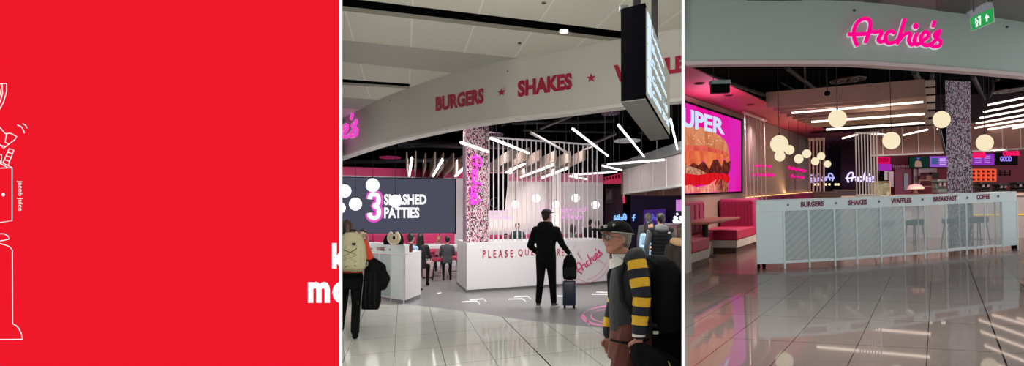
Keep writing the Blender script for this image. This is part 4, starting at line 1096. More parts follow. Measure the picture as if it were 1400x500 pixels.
for u, v in ((1168.5, 14), (1377.5, 36.5)):
    c = r_surf(.03)((u, v)); ft2.part('fixing', MB().cyl(c, c + Vector((0, .03, 0)), .02, n=10), mat('fixing_dark', (60, 62, 60), .4))
lg = Thing(R, 'fascia_logo', 'large hot pink script logo sign on the grey green fascia', 'logo sign', r_surf(.1)((1223, 66)))
qlg = [(1160.2, 25.3), (1286.3, 25.3), (1286.3, 63.7), (1160.2, 63.7)]
lg.part('lettering', script_mb(qlg, r_surf(.12), .032, n=10), glow('logo_pink_r', (250, 8, 138), 1.0), smooth=True)
lg.part('back_plate', script_mb([(x - 1.3, y + 1.2) for x, y in qlg], r_surf(.05), .04, n=8), mat('letter_side_white', (228, 228, 236), .4, emit=.35), smooth=True, label='white sides of the letters')
# ceiling outside
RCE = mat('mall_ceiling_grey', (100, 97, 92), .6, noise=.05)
mb = MB(); nearR = [R.P(u, 0, 6.2) for u, _ in r_tab]
for i in range(len(r_plan) - 1):
    a, b = r_plan[i], r_plan[i + 1]; c, d = nearR[i + 1], nearR[i]
    mb.hexa([(a[0], a[1], ZTR), (b[0], b[1], ZTR), (c.x, c.y, ZTR), (d.x, d.y, ZTR)], [(a[0], a[1], ZTR + .1), (b[0], b[1], ZTR + .1), (c.x, c.y, ZTR + .1), (d.x, d.y, ZTR + .1)])
struct(R, 'ceiling', mb, RCE)
cstrip(R, 'ceiling_panel', [(1281, -6), (1326, -6), (1326, 24), (1281, 20)], ZTR, mat('panel_brown', (72, 68, 60), .6))
cstrip(R, 'ceiling_slot', [(1178, -4), (1204, -4), (1204, 4), (1182, 3)], ZTR, mat('slot_green', (52, 60, 56), .6))
cstrip(R, 'ceiling_slot', [(1020, -4), (1098, -4), (1096, 0.6), (1022, 1.2)], ZTR, mat('slot_green', (52, 60, 56), .6), .02)
# floor
vr = R.ray(1281, 248); nra = ncross(vr)
g0, g1 = R.PF(1266.4, 500), R.PF(1376.7, 500)
rb0, rb1 = R.PF(936, 427), R.PF(1266, 440); rdb = rb1 - rb0; nrb = ncross(rdb); rb2 = R.PF(936, 459)
def famn(n, p, q, hw):
    return (n[0], n[1], sa(p, n), abs(sa(q, n) - sa(p, n)), hw)
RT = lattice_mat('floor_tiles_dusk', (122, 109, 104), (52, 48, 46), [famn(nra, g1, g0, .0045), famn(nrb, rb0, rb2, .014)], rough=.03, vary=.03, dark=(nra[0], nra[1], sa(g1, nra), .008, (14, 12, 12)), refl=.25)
t_edge = [(905, 372), (936, 372), (1037, 374.5), (1105, 372.5), (1172, 370), (1237, 364.5), (1300, 357), (1371, 350), (1400, 347), (1450, 342)]
tp = [R.PF(p.x, p.y) for p in smoothpath(t_edge, 3)]
mb = MB(); mb2 = MB()
for a, b in zip(tp, tp[1:]):
    c, d = b * (6.0 / b.y), a * (6.0 / a.y)
    mb.hexa([(d.x, d.y, -.08), (c.x, c.y, -.08), (b.x, b.y, -.08), (a.x, a.y, -.08)], [(d.x, d.y, 0), (c.x, c.y, 0), (b.x, b.y, 0), (a.x, a.y, 0)])
    c, d = b * (50.0 / b.y), a * (50.0 / a.y)
    mb2.hexa([(a.x, a.y, -.08), (b.x, b.y, -.08), (c.x, c.y, -.08), (d.x, d.y, -.08)], [(a.x, a.y, 0), (b.x, b.y, 0), (c.x, c.y, 0), (d.x, d.y, 0)])
struct(R, 'floor', mb, RT)
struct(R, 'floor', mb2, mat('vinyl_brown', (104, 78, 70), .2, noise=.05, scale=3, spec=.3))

# exit sign
ex = [(1326.8, 24), (1358, 9.6), (1359.3, 29.6), (1328.4, 43.2)]
eL, eR = R.P(1326.8, 24, 12.5), R.P(1358.4, 12, 12.2)
xs = Thing(R, 'exit_sign', 'green running figure and arrow emergency sign hanging before the fascia', 'exit sign', (eL + eR) / 2)
px_ = lambda o: (lambda q: R.PV(q[0], q[1], eL, eR, o))
xs.part('panel', MB().prism([px_(0)(q) for q in ex], (0, .02, 0)), glow('exit_green', (38, 158, 78), 1.0))
xs.part('rim', MB().tube([px_(.005)(q) for q in ex], .006, 6, True), mat('rim_grey', (170, 172, 170), .4))
xs.part('housing', MB().prism([px_(.02)(q) for q in ((1324.6, 15.5), (1355.8, -1), (1358.6, 9.8), (1326.2, 24.2))], (0, .07, 0)), mat('housing_grey', (132, 132, 138), .45), bev=.004)
ewh = glow('exit_white', (235, 250, 240), 1.1)
fq = lambda pts: [px_(.008)((1150 + x / 6.25, y / 6.25)) for x, y in pts]
def epoly(pts): xs.part('symbol', MB().prism(fq(pts), (0, .004, 0)), ewh)
epoly([(1225, 160), (1243, 118), (1268, 148), (1250, 150), (1252, 182), (1240, 187), (1238, 153)])
for pts in ([(1145, 155), (1158, 148), (1158, 168), (1145, 174)], [(1168, 142), (1193, 132), (1193, 150), (1172, 158)], [(1147, 178), (1160, 172), (1156, 200), (1147, 204)], [(1150, 212), (1168, 204), (1172, 224), (1152, 234)], [(1182, 160), (1194, 155), (1194, 212), (1184, 216)]): epoly(pts)
xs.part('running_figure', MB().tube(fq([(1160, 170), (1170, 185), (1165, 200), (1155, 215)]), .006, 5), ewh)
c = R.P(1354, 0, 11.9); xs.part('bracket', MB().cyl((c.x, c.y, c.z - .02), (c.x, c.y, ZTR), .03, n=10), mat('bracket_black', (18, 18, 18), .5), smooth=True)
c = R.P(1331, 12, 12.4); xs.part('bracket', MB().cyl((c.x, c.y, c.z - .03), (c.x, c.y, ZTR), .008, n=8), mat('bracket_black', (18, 18, 18), .5))

# dark void over the shop
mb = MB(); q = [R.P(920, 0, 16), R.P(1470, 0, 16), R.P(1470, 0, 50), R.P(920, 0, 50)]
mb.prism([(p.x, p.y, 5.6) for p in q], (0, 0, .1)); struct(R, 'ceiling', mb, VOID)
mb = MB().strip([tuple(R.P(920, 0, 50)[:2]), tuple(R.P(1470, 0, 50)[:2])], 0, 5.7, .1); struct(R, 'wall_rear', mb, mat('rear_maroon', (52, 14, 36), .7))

# left wall line and pink soffit
zsf = ZB - .01
w0 = R.PZ(936, 129, zsf); adir = Vector((vr.x, vr.y, 0)).normalized()
def WL(u):     # floor point of the wall seen in column u
    p = R.PV(u, 250, w0, w0 + adir * 5); return Vector((p.x, p.y, 0))
wS, wE = w0 - adir * 2.2, WL(1107.5)
wS.z = 0
BEI = mat('wall_taupe', (154, 130, 118), .6, noise=.04, scale=3)
mb = MB().strip([wS[:2], wE[:2]], 0, zsf - .01, .15); struct(R, 'wall_left', mb, BEI)
so0 = R.PZ(936, 88.5, zsf); so1 = so0 + adir * ((wE - w0).length * .98)
k0 = so0 - adir * .0
sl = so0 + adir * ((R.PZ(1047.5, 141, zsf) - so0).length)
SOF = mat('soffit_pink', (205, 62, 98), .5, noise=.03)
mb = MB().prism([w0 - adir * 2.0 + Vector((0, 0, 0)), so0, so1, (wE.x, wE.y, zsf)], (0, 0, .02)); struct(R, 'ceiling', mb, SOF)
for u, v, w in ((956, 114, 'nearest the fascia'), (996, 130, 'middle of the three'), (1026, 143, 'farthest along')):
    t = Thing(R, 'soffit_downlight', 'small dark round downlight in the pink soffit, ' + w, 'downlight', R.PZ(u, v, zsf - .01))
    t.part('rim', MB().tube([(.09 * math.cos(a), .13 * math.sin(a), 0) for a in [i * PI / 10 for i in range(20)]], .012, 6, True), mat('downlight_pinkrim', (150, 60, 90), .4), rel=True, smooth=True)
    t.part('cup', MB().loft([(0, 0, -.012, .085, .12), (0, 0, .004, .07, .1)], 18), VOID, rel=True)

# burger screen
bA, bB = w0, w0 + adir * 5
pb_ = lambda o: (lambda q: R.PV(q[0], q[1], bA, bB, o))
bs = Thing(R, 'burger_screen', 'large lit wall screen showing a burger on hot pink with the word super', 'screen', pb_(0)((975, 266)))
bs.part('frame', MB().prism([pb_(.05)(q) for q in ((905, 127), (1015.6, 163.2), (1015.6, 263), (905, 268.4))], (-.1, .02, 0)), SLOT)
def scol(name, c1, c2, sc_=6.0):
    if name in MATS: return MATS[name]
    m = glow(name, c1, 1.0); nt = m.node_tree; b = nt.nodes['Principled BSDF']
    tc = nt.nodes.new('ShaderNodeTexCoord'); nz = nt.nodes.new('ShaderNodeTexNoise'); nz.inputs['Scale'].default_value = sc_; nz.inputs['Detail'].default_value = 4
    mx = nt.nodes.new('ShaderNodeMix'); mx.data_type = 'RGBA'; mx.inputs[6].default_value = rgb(c1); mx.inputs[7].default_value = rgb(c2)
    mp = nt.nodes.new('ShaderNodeMapRange'); mp.inputs[1].default_value = .38; mp.inputs[2].default_value = .62
    nt.links.new(tc.outputs['Object'], nz.inputs['Vector']); nt.links.new(nz.outputs['Fac'], mp.inputs[0]); nt.links.new(mp.outputs[0], mx.inputs[0]); nt.links.new(mx.outputs[2], b.inputs['Emission Color'])
    return m
bs.part('display', MB().prism([pb_(.08)(q) for q in ((905, 130), (1013.2, 165.2), (1013.2, 261.3), (905, 266))], (-.02, .01, 0)), scol('screen_hotpink', (232, 10, 150), (222, 40, 178), .6))
def layer(name, pts, m, o, lab=None): bs.part(name, MB().prism([pb_(o)(q) for q in pts], (-.004, .002, 0)), m, label=lab)
layer('picture_bun', [(905, 176), (936, 174), (951, 172.8), (964, 175), (974, 179), (982, 184), (989.6, 190), (994, 197), (996.3, 205), (997, 214), (905, 212)], scol('pic_bun', (196, 112, 76), (222, 142, 100), 2.5), .10, 'burger bun')
random.seed(3)
mb = MB()
for i in range(26):
    u = 936 + random.random() * 52; v = 181 + random.random() * 14 + (u - 936) * .1
    mb.prism([pb_(.104)((u + a, v + b)) for a, b in ((-.7, 0), (0, -1.0), (.8, 0), (0, 1.0))], (-.002, .001, 0))
bs.part('picture_seeds', mb, glow('pic_seed', (238, 190, 140), 1.0), kind='stuff')
layer('picture_sauce', [(905, 204), (936, 204), (960, 203), (985, 207), (996, 212), (998, 220), (994, 222), (990, 216), (987, 228), (981, 217), (975, 219), (970, 231), (962, 219), (955, 226), (948, 222), (940, 228), (936, 222), (905, 226)], scol('pic_sauce', (236, 128, 78), (216, 88, 62), 3), .113, 'orange cheese')
layer('picture_band', [(905, 199), (936, 198), (962, 199), (988, 206), (996, 210), (996, 214), (985, 210), (960, 206), (936, 206), (905, 206)], scol('pic_band', (205, 74, 62), (228, 104, 86), 3), .118, 'red edge of the bun')
layer('picture_patty', [(905, 222), (936, 221), (944, 219), (955, 222), (968, 221), (978, 218), (990, 219), (999, 220), (998, 232), (995, 240), (988, 236), (978, 243), (968, 238), (955, 242), (936, 239), (905, 240)], scol('pic_patty', (66, 22, 22), (120, 50, 40), 9), .107, 'dark meat patty')
layer('picture_crumb', [(905, 228), (936, 225), (946, 228), (958, 232), (966, 237), (960, 243), (936, 241), (905, 242)], scol('pic_crumb', (214, 160, 132), (150, 84, 66), 10), .121, 'pale crumbed edge')
layer('picture_tomato', [(905, 239), (936, 237), (955, 239), (975, 236), (995, 238), (998, 244), (996, 250), (980, 255), (960, 252), (936, 256), (905, 257)], scol('pic_tomato', (226, 28, 36), (202, 14, 30), 3), .124, 'red tomato slice')
layer('picture_lettuce', [(905, 252), (936, 254), (944, 252), (952, 256), (960, 254), (970, 252), (979, 245), (977, 252), (982, 256), (978, 262), (970, 263), (905, 265)], scol('pic_lettuce', (244, 168, 150), (222, 96, 88), 7), .127, 'pink white lettuce')
layer('picture_base', [(979, 252), (984, 244), (996, 250), (996, 262), (980, 262.5)], scol('pic_base', (112, 36, 34), (206, 120, 90), 6), .129, 'brown base')
bs.part('lettering', text_mb('SUPER', [(921.5, 142.5), (990.5, 163), (990.5, 184), (921.5, 171)], pb_(.14), (-.004, .002, 0), .035), glow('super_blue', (205, 222, 255), 1.05))

# rods and neon words on the wall, warm light strip
wr = Thing(R, 'rod_screen', 'six pale rods fixed before the taupe wall beside the burger screen', 'rod screen', pb_(.3)((1032, 262)))
for i in range(6):
    u = 1019 + i * 5.3; p = pb_(.3)((u, 200)); wr.part('rod', MB().cyl((p.x, p.y, 1.0), (p.x, p.y, 3.2), .014, n=8), mat('rod_pinkish', (222, 190, 184), .5), smooth=True)
p, q = pb_(.3)((1017, 158)), pb_(.3)((1046.5, 158)); wr.part('rail', MB().cyl((p.x, p.y, 3.2), (q.x, q.y, 3.2), .04, n=8), mat('rod_pinkish', (222, 190, 184), .5), smooth=True)
NH = glow('neon_magenta', (240, 10, 140), 1.3)
fw = pb_(.08)
t = Thing(R, 'neon_words', 'two lines of magenta neon script behind the rods on the taupe wall', 'neon sign', fw((1044, 240)))
t.part('lettering', text_mb('shake it up', [(1032, 223.5), (1055, 224.5), (1055, 230), (1032, 229)], fw, (0, .03, 0), .03, shear=.3), NH)
t.part('lettering', text_mb('at breakfast', [(1028.5, 235), (1060, 236.5), (1060, 241), (1028.5, 240.5)], fw, (0, .03, 0), .03, shear=.3), NH)
t = Thing(R, 'neon_words', 'two lines of magenta neon script under the small globes on the taupe wall', 'neon sign', fw((1090, 242)))
t.part('lettering', text_mb('Feeling hungry', [(1078, 226.5), (1103, 231), (1103, 236.5), (1078, 232)], fw, (0, .03, 0), .03, shear=.3), NH)
t.part('lettering', text_mb('like ready', [(1081, 238), (1101, 240.5), (1101, 245), (1081, 243.5)], fw, (0, .03, 0), .03, shear=.3), NH)

# booths
BO = R.PF(940, 371)
n2 = -Vector((rdb.x, rdb.y, 0)).normalized()
# width to the wall along n2
def solveW(base):
    A = Matrix(((n2.x, -adir.x), (n2.y, -adir.y)))
    d = Vector((w0.x - base.x, w0.y - base.y)); s_ = A.inverted() @ d; return s_[0]
W = solveW(BO) - .03
def bp(t, w, z): p = BO + adir * t + n2 * w; return Vector((p.x, p.y, z))
def tpar(u):    # distance along the aisle line seen in column u
    p = R.PV(u, 300, BO, BO + adir * 5); return (Vector((p.x, p.y, 0)) - BO).dot(adir)
def bblk(mb, t0, t1, w0_, w1_, z0, z1):
    return mb.hexa([bp(t0, w0_, z0), bp(t1, w0_, z0), bp(t1, w1_, z0), bp(t0, w1_, z0)], [bp(t0, w0_, z1), bp(t1, w0_, z1), bp(t1, w1_, z1), bp(t0, w1_, z1)])
DM = mat('booth_magenta', (160, 22, 82), .5, noise=.06, scale=6); DM2 = mat('booth_seat', (178, 24, 72), .45, noise=.06, scale=6)
BW2 = mat('booth_base', (186, 176, 166), .55, noise=.03); BPL = mat('booth_plinth', (70, 42, 32), .5)
tA1 = tpar(969); tB0 = tpar(1007); tB1 = tpar(1040)
def booth(t0, t1, back_at, label, w1=None):
    """bench across the bay: back_at 'near' or 'far' side along the aisle"""
    w1 = w1 or W
    t = Thing(R, 'booth_bench', label, 'bench', bp((t0 + t1) / 2, .3, 0))
    t.part('plinth', bblk(MB(), t0 + .03, t1 - .03, .03, w1, 0, .115), BPL)
    t.part('base', bblk(MB(), t0, t1, 0, w1, .12, .27), BW2)
    th = (t1 - t0) * .3
    s0, s1 = (t0 + th, t1) if back_at == 'near' else (t0, t1 - th)
    t.part('seat', bblk(MB(), s0, s1, -.01, w1, .275, .48), DM2, bev=.025)
    b0_, b1_ = (t0, t0 + th) if back_at == 'near' else (t1 - th, t1)
    t.part('backrest', bblk(MB(), b0_, b1_, -.01, w1, .275, 1.1), DM, bev=.06)
    f = s1 if False else (b0_ if back_at == 'far' else b1_)
    sgn = -1 if back_at == 'far' else 1
    for i in range(9):
        w = w1 * (i + .5) / 9
        p = bp(f + sgn * .006, w, .5); q = bp(f + sgn * .006, w, 1.04); t.part('piping', MB().cyl(p, q, .01, n=6), mat('booth_piping', (120, 14, 44), .5))
    return t
b1 = booth(tpar(938.5) - .2, tA1, 'near', 'magenta booth bench nearest the bay edge with its seat facing the table')
b1.part('end_panel', bblk(MB(), tpar(937) - .3, tpar(939.4), -.06, .2, 0, 1.08), mat('end_panel_pale', (170, 168, 164), .5))
b2 = booth(tB0, tB1, 'far', 'magenta booth bench behind the table under the burger screen')
b2.part('lettering', script_mb([(967, 279.5), (980, 279.8), (980, 283.4), (967, 283)], lambda q: (lambda P_: P_)(R.PV(q[0], q[1], bp(tB0 + (tB1 - tB0) * .7 - .03, 0, 0), bp(tB0 + (tB1 - tB0) * .7 - .03, 1, 0))), .012, star=False, n=5), mat('stitch_pink', (210, 130, 150), .5), smooth=True, label='pale stitched script')
# side run along the wall joining the benches
t = Thing(R, 'wall_bench', 'magenta bench run along the taupe wall behind the booth', 'bench', bp(tB1 + 3, W * .7, 0))
t.part('base', bblk(MB(), tB1 + .05, tB1 + 9, W * .45, W, 0, .3), BW2); t.part('seat', bblk(MB(), tB1 + .05, tB1 + 9, W * .44, W, .305, .5), DM2, bev=.02)
LW = (wE - WL(1017)).length
mb = MB(); a = WL(1017); 
def wblk(mb, s0, s1, d0, d1, z0, z1):
    o = lambda s_, d_, z: (lambda p: Vector((p.x, p.y, z)))(a + adir * s_ - n2 * d_)
    return mb.hexa([o(s0, d1, z0), o(s1, d1, z0), o(s1, d0, z0), o(s0, d0, z0)], [o(s0, d1, z1), o(s1, d1, z1), o(s1, d0, z1), o(s0, d0, z1)])
t.part('backrest', wblk(MB(), 0, LW + 1.5, .03, .22, .5, 1.08), DM, bev=.03)
t = Thing(R, 'light_strip', 'warm glowing light strip along the foot of the taupe wall above the bench', 'light strip', a)
t.part('strip', wblk(MB(), 0, LW, .03, .07, 1.085, 1.10), glow('warm_strip', (255, 190, 120), 2.5)); t.part('channel', wblk(MB(), 0, LW, .02, .1, 1.081, 1.084), BPL)
t = Thing(R, 'wall_bench', 'magenta bench back along the wall under the burger screen joining the two booth benches', 'bench', bp((tA1 + tB0) / 2, W * .8, 0))
t.part('base', bblk(MB(), tA1 + .02, tB0 - .02, W * .62, W - .01, .0, .27), BW2); t.part('seat', bblk(MB(), tA1 + .02, tB0 - .02, W * .6, W * .82, .275, .47), DM2, bev=.02)
t.part('backrest', bblk(MB(), tA1 + .02, tB0 - .02, W * .83, W - .01, .275, 1.1), DM, bev=.03)
for i in range(7):
    tt_ = tA1 + .1 + (tB0 - tA1 - .2) * i / 6; t.part('piping', MB().cyl(bp(tt_, W * .83 - .006, .5), bp(tt_, W * .83 - .006, 1.04), .01, n=6), mat('booth_piping', (120, 14, 44), .5))
# tables
tm = mat('table_wood', (150, 92, 66), .35, noise=.15, scale=5)
def btable(t0, t1, label):
    t = Thing(R, 'booth_table', label, 'table', bp((t0 + t1) / 2, .45, 0))
    t.part('tabletop', bblk(MB(), t0, t1, .02, W * .8, .70, .745), tm, bev=.008)
    for w in (.45,):
        c = bp((t0 + t1) / 2, w, 0)
        t.part('column', MB().cyl(c + Vector((0, 0, .02)), c + Vector((0, 0, .7)), .06, n=14), mat('table_column', (26, 22, 24), .4), smooth=True)
        t.part('foot', MB().cyl(c, c + Vector((0, 0, .02)), .24, n=24), mat('table_column', (26, 22, 24), .4))
    return t
btable(tA1 + .15, tB0 + .55, 'wood topped booth table on a black column beside the burger screen')
btable(tB1 + .9, tB1 + 2.9, 'wood topped table half hidden behind the white end of the glass counter')

# serving counter with etched glass
feet = [(1036, 368), (1073, 367), (1107, 365.2), (1142, 363.2), (1172, 361), (1205, 358.5), (1237, 356), (1265, 353.5), (1294, 350.6), (1322, 347.8), (1347, 345.4), (1371, 343), (1391.5, 341)]
fp = [R.PF(u, v) for u, v in feet]
ctab = [(u, p.y) for (u, v), p in zip(feet, fp)]
gplan = [(p.x, p.y) for p in fp]
def c_surf(off):
    def fn(q):
        k = max(i for i in range(len(feet) - 1) if feet[i][0] <= q[0] or i == 0)
        return R.PV(q[0], q[1], fp[k], fp[k + 1], off)
    return fn
H0, H1 = .955, 1.135
ct = Thing(R, 'serving_counter', 'long curved white and etched glass counter lettered burgers to coffee', 'counter', fp[6])
CB2 = mat('counter_aqua_white', (222, 234, 235), .4, noise=.02)
cband = ct.part('sign_band', MB().strip(gplan, H0, H1, .06), CB2)
ct.part('top', MB().strip([(x, y) for x, y in gplan], H1 + .002, H1 + .012, .34), CB2)
for i, p in enumerate(fp):
    q = fp[i]; w = .016
    ct.part('post', MB().cyl((q.x, q.y - .01, 0), (q.x, q.y - .01, H0), w, n=8), mat('post_aqua', (226, 238, 240), .4), smooth=True)
ct.part('end_panel', MB().strip(gplan[:2], .09, H0 - .002, .04), CB2, label='solid white end panel with edge posts')
ct.part('end_panel', MB().strip(gplan[-2:], .09, H0 - .002, .04), CB2)
for i in range(1, len(gplan) - 2):
    a_, b_ = Vector(gplan[i]), Vector(gplan[i + 1]); d = (b_ - a_) * .02
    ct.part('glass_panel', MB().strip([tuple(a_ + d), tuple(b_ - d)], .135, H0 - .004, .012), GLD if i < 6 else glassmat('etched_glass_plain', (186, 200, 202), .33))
ct.part('bottom_rail', MB().strip([(x, y - .005) for x, y in gplan[1:-1]], .09, .13, .04), mat('post_aqua', (226, 238, 240), .4))
c2 = [(x + .02, y + .33) for x, y in gplan]
ct.part('inner_rail', MB().strip(c2, .09, .12, .03), RODM)
for i in range(1, len(c2), 2):
    ct.part('inner_post', MB().cyl((c2[i][0], c2[i][1], 0), (c2[i][0], c2[i][1], H1), .013, n=6), RODM)
RLET = mat('letter_maroon', (120, 14, 60), .5, noise=.03)
for w, q in (('BURGERS', [(1095, 275.6), (1126.2, 274.6), (1126.2, 282), (1095, 283.2)]), ('SHAKES', [(1160, 273.3), (1185.7, 272.3), (1185.7, 279.6), (1160, 280.5)]), ('WAFFLES', [(1218.3, 271.2), (1246.3, 269.8), (1246.3, 277), (1218.3, 278.4)]),
             ('BREAKFAST', [(1276, 268.8), (1308.7, 267.2), (1308.7, 274.2), (1276, 275.6)]), ('COFFEE', [(1335.6, 265.8), (1353.5, 265.1), (1353.5, 271.8), (1335.6, 272.8)])):
    ct.part('lettering', text_mb(w, q, c_surf(.007), (0, .004, 0), .04), RLET, parent=cband)
for u, v in ((1077.5, 280), (1143, 277.5), (1202, 275.3), (1261.5, 272.6), (1322.8, 270.2), (1365, 268)):
    ct.part('star', text_mb('*', [(u - 2.1, v - 2.1), (u + 2.1, v - 2.3), (u + 2.1, v + 2.1), (u - 2.1, v + 2.3)], c_surf(.008), (0, .006, 0), shape=STAR), mat('star_plum', (80, 30, 70), .5), parent=cband)
for u, v, k in ((1038, 369, 1), (1045.5, 367.5, 1), (1387, 341.5, -1), (1392, 341, -1)):
    c = R.PF(u, v - .6) + Vector((0, .05, .045)); ct.part('caster', MB().cyl(c - Vector((.02, 0, 0)), c + Vector((.02, 0, 0)), .045, n=14), BLK, smooth=True); 
st_u = [(1211, 347.5, 'behind the second last striped glass panel'), (1251, 345.5, 'seen behind the waffles lettering panel'), (1302.5, 343, 'seen below the breakfast lettering'), (1339, 341, 'seen below the coffee lettering')]
RS = mat('stool_grey', (66, 62, 66), .5); RL = mat('stool_leg_dark', (60, 34, 36), .5)
s1 = None
for u, v, w in st_u:
    lab = 'round backless bar stool ' + w
    if s1 is None: s1 = make_stool(R, 'bar_stool', lab, .66, .38, RS, RL, 'stools behind the glass counter', .12); s1.o.matrix_basis = R.M @ Matrix.Translation(R.PF(u, v))
    else: dup(R, s1.o, R.PF(u, v), .5, lab)

# column right
rA, rB = R.P(1294, 200, 20.5), R.P(1328.5, 200, 20.9); rC = rB + Vector((.53, 1.2, 0)); rD = rA + Vector((.51, 1.2, 0))
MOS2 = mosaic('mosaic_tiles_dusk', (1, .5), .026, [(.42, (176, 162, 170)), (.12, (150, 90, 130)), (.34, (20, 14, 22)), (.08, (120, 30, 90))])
struct(R, 'column', MB().hexa([(p.x, p.y, 0) for p in (rA, rB, rC, rD)], [(p.x, p.y, 3.4) for p in (rA, rB, rC, rD)]), MOS2)
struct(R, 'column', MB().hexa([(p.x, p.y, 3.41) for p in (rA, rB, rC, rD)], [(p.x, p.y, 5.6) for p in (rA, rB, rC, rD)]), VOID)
p = R.P(1289, 200, 23); bb = Thing(R, 'black_fin', 'tapering black fin panel beside the right mosaic column', 'panel', p)
bb.part('panel', MB().prism([R.P(u, v, 22.5) for u, v in ((1285, 175), (1296, 165), (1296, 212), (1293.5, 212))], (0, .1, 0)), VOID)
bb.part('edge', MB().cyl(R.P(1285, 175, 22.5), R.P(1293.5, 212, 22.5), .02, n=6), DARKM)

# rods standing on the counter, and the far set
rt2 = Thing(R, 'rod_screen', 'eight white rods standing between the counter and the timber light canopy', 'rod screen', R.P(1186, 266, 19))
for i in range(8):
    u = 1171.5 + i * 4.1; p = R.P(u, 268, 18.8); q = R.P(u, 181.5, 18.8); rt2.part('rod', MB().cyl((p.x, p.y, H1 + .02), (p.x, p.y, q.z), .012, n=8), mat('rod_cream', (246, 228, 218), .5), smooth=True)
p, q = R.P(1170, 182, 18.8), R.P(1202, 181, 18.8); rt2.part('rail', MB().cyl(p, q, .02, n=8), mat('rod_cream', (246, 228, 218), .5))
p, q = R.P(1170, 268.5, 18.8), R.P(1202, 266.7, 18.8); p.z = q.z = H1 + .02; rt2.part('foot_rail', MB().cyl(p, q, .025, n=8), mat('rod_cream', (246, 228, 218), .5))
rt3 = Thing(R, 'rod_screen', 'far set of five rods in front of the dark neon wall', 'rod screen', R.P(1116, 262, 36))
for i in range(5):
    u = 1107 + i * 4.8; p = R.P(u, 262.5, 36); q = R.P(u, 190, 36); rt3.part('rod', MB().cyl(p, q, .035, n=8), mat('rod_pinkish', (222, 190, 184), .5), smooth=True)
rt3.part('rail', MB().cyl(R.P(1105, 190.5, 36), R.P(1127.5, 189.5, 36), .05, n=8), mat('rod_pinkish', (222, 190, 184), .5))

# timber light canopy
WR = mat('canopy_timber', (172, 150, 134), .6, noise=.1, scale=5)
# beams run across; their faces are seen one behind another
zc = 3.42
cuts = [(1047, 133, 1264, 114.5)]
cv0 = R.PZ(1047.5, 147.5, zc - .25); cv1 = R.PZ(1264, 131.5, zc - .25)
cd = (cv1 - cv0); back = adir
def canopy(i, label):
    s_ = 1.15 * i
    o = back * s_
    a_ = cv0 + o; b_ = cv1 + o
    t0_ = a_.copy(); t1_ = b_.copy()
    mb = MB(); w = back * .09; h = Vector((0, 0, .36 if i == 0 else .3)); 
    mb.hexa([t0_, t1_, t1_ + w, t0_ + w], [t0_ + h, t1_ + h, t1_ + w + h, t0_ + w + h])
    single(R, 'ceiling_beam', mb, WR, label, 'timber beam')
    return a_, b_
TW = glow('tube_warm', (255, 228, 210), 3.0)
for i in range(9):
    canopy(i, ORD[i] + ' cross beam from the front of the timber light canopy')
tl = [((1083, 154.3), (1261.5, 139.3), 'front'), ((1110, 166.5), (1264, 155.6), 'second'), ((1130, 177), (1266, 167.8), 'third')]
for a_, b_, w in tl:
    tube_light(R, a_, b_, 3.12, 2.8, w + ' long warm tube under the timber light canopy', m=TW, wires=False)
for i in range(6):
    y = 118 + i * 10.5; a_ = R.P(1264.5, y, 24 + i * .9); b_ = R.P(1279, y - .8, 24 + i * .9)
    single(R, 'ceiling_beam', MB().hexa([a_, b_, b_ + back * .1, a_ + back * .1], [a_ + Vector((0, 0, .14)), b_ + Vector((0, 0, .14)), b_ + back * .1 + Vector((0, 0, .14)), a_ + back * .1 + Vector((0, 0, .14))]), WR, ORD[i] + ' short beam from the top beside the canopy end', 'timber beam')
rtl = [((1351, 143.5), (1412, 131.2), 'topmost'), ((1345, 153), (1412, 140), 'second from the top'), ((1340, 161.2), (1412, 147.8), 'third from the top'), ((1335, 168.7), (1412, 155.3), 'fourth from the top'), ((1333, 174.7), (1412, 161.5), 'fifth from the top'), ((1337.5, 178.6), (1412, 168), 'sixth from the top')]
for a_, b_, w in rtl:
    A_, B_ = R.PZ(*a_, 3.0), R.PZ(*b_, 3.0)
    tube_light(R, a_, b_, 3.05, 2.6, w + ' of the warm tubes beside the right mosaic column', m=TW)
for a_, b_, w in (((1385, 175.2), (1412, 171), 'short one at the photo edge under the six tubes'), ((1152, 189), (1173, 183.5), 'short one left of the standing rods'), ((1188, 182), (1215, 184.5), 'between the rods and the lower globe'), ((1235.5, 184.5), (1268, 177), 'right of the lower globe'), ((1281, 176.5), (1287, 176.3), 'tiny one beside the column')):
    tube_light(R, a_, b_, 3.0, 2.2, 'warm tube light, ' + w, m=TW)
# dark slats under canopy far side
for i in range(9):
    a_ = R.P(1118 + i * 9.5, 176 + i * .6, 41); b_ = R.P(1126 + i * 7.5, 203 - i * 1.0, 41)
    single(R, 'ceiling_slat', MB().cyl(a_, b_, .05, n=6), mat('slat_maroon', (78, 22, 44), .6), 'dark maroon slat in the far ceiling between the two rod sets', 'slat', group='maroon slats in the far ceiling')

# globes right
GW = glow('globe_warm', (250, 232, 196), 1.0)
for u, v, r, Y, w in ((1145, 162, 12.3, 19, 'in front of the canopy tubes'), (1218.7, 192, 11.8, 19, 'beside the standing rods'), (1287.3, 163.3, 11.6, 19, 'left of the mosaic column top'), (1346.3, 195, 11.4, 19, 'right of the mosaic column'),
                      (1065.5, 197, 12.2, 21, 'largest of the cluster by the taupe wall'), (1079.3, 204.7, 6.6, 30, 'just right behind the largest cluster globe'), (1066.2, 213.3, 7.2, 28, 'just under the largest cluster globe'), (1092, 217, 6.3, 30, 'lower of the pair over the neon script'),
                      (1103, 210, 6.0, 31, 'upper of the pair over the neon script'), (1114.5, 220.5, 5.5, 33, 'lower one before the far rods'), (1122.7, 213.3, 5.3, 33, 'upper one before the far rods'), (1131.3, 224, 4.8, 34, 'smallest and last of the cluster')):
    globe(R, u, v, r, Y, 'warm globe pendant ' + w, GW)

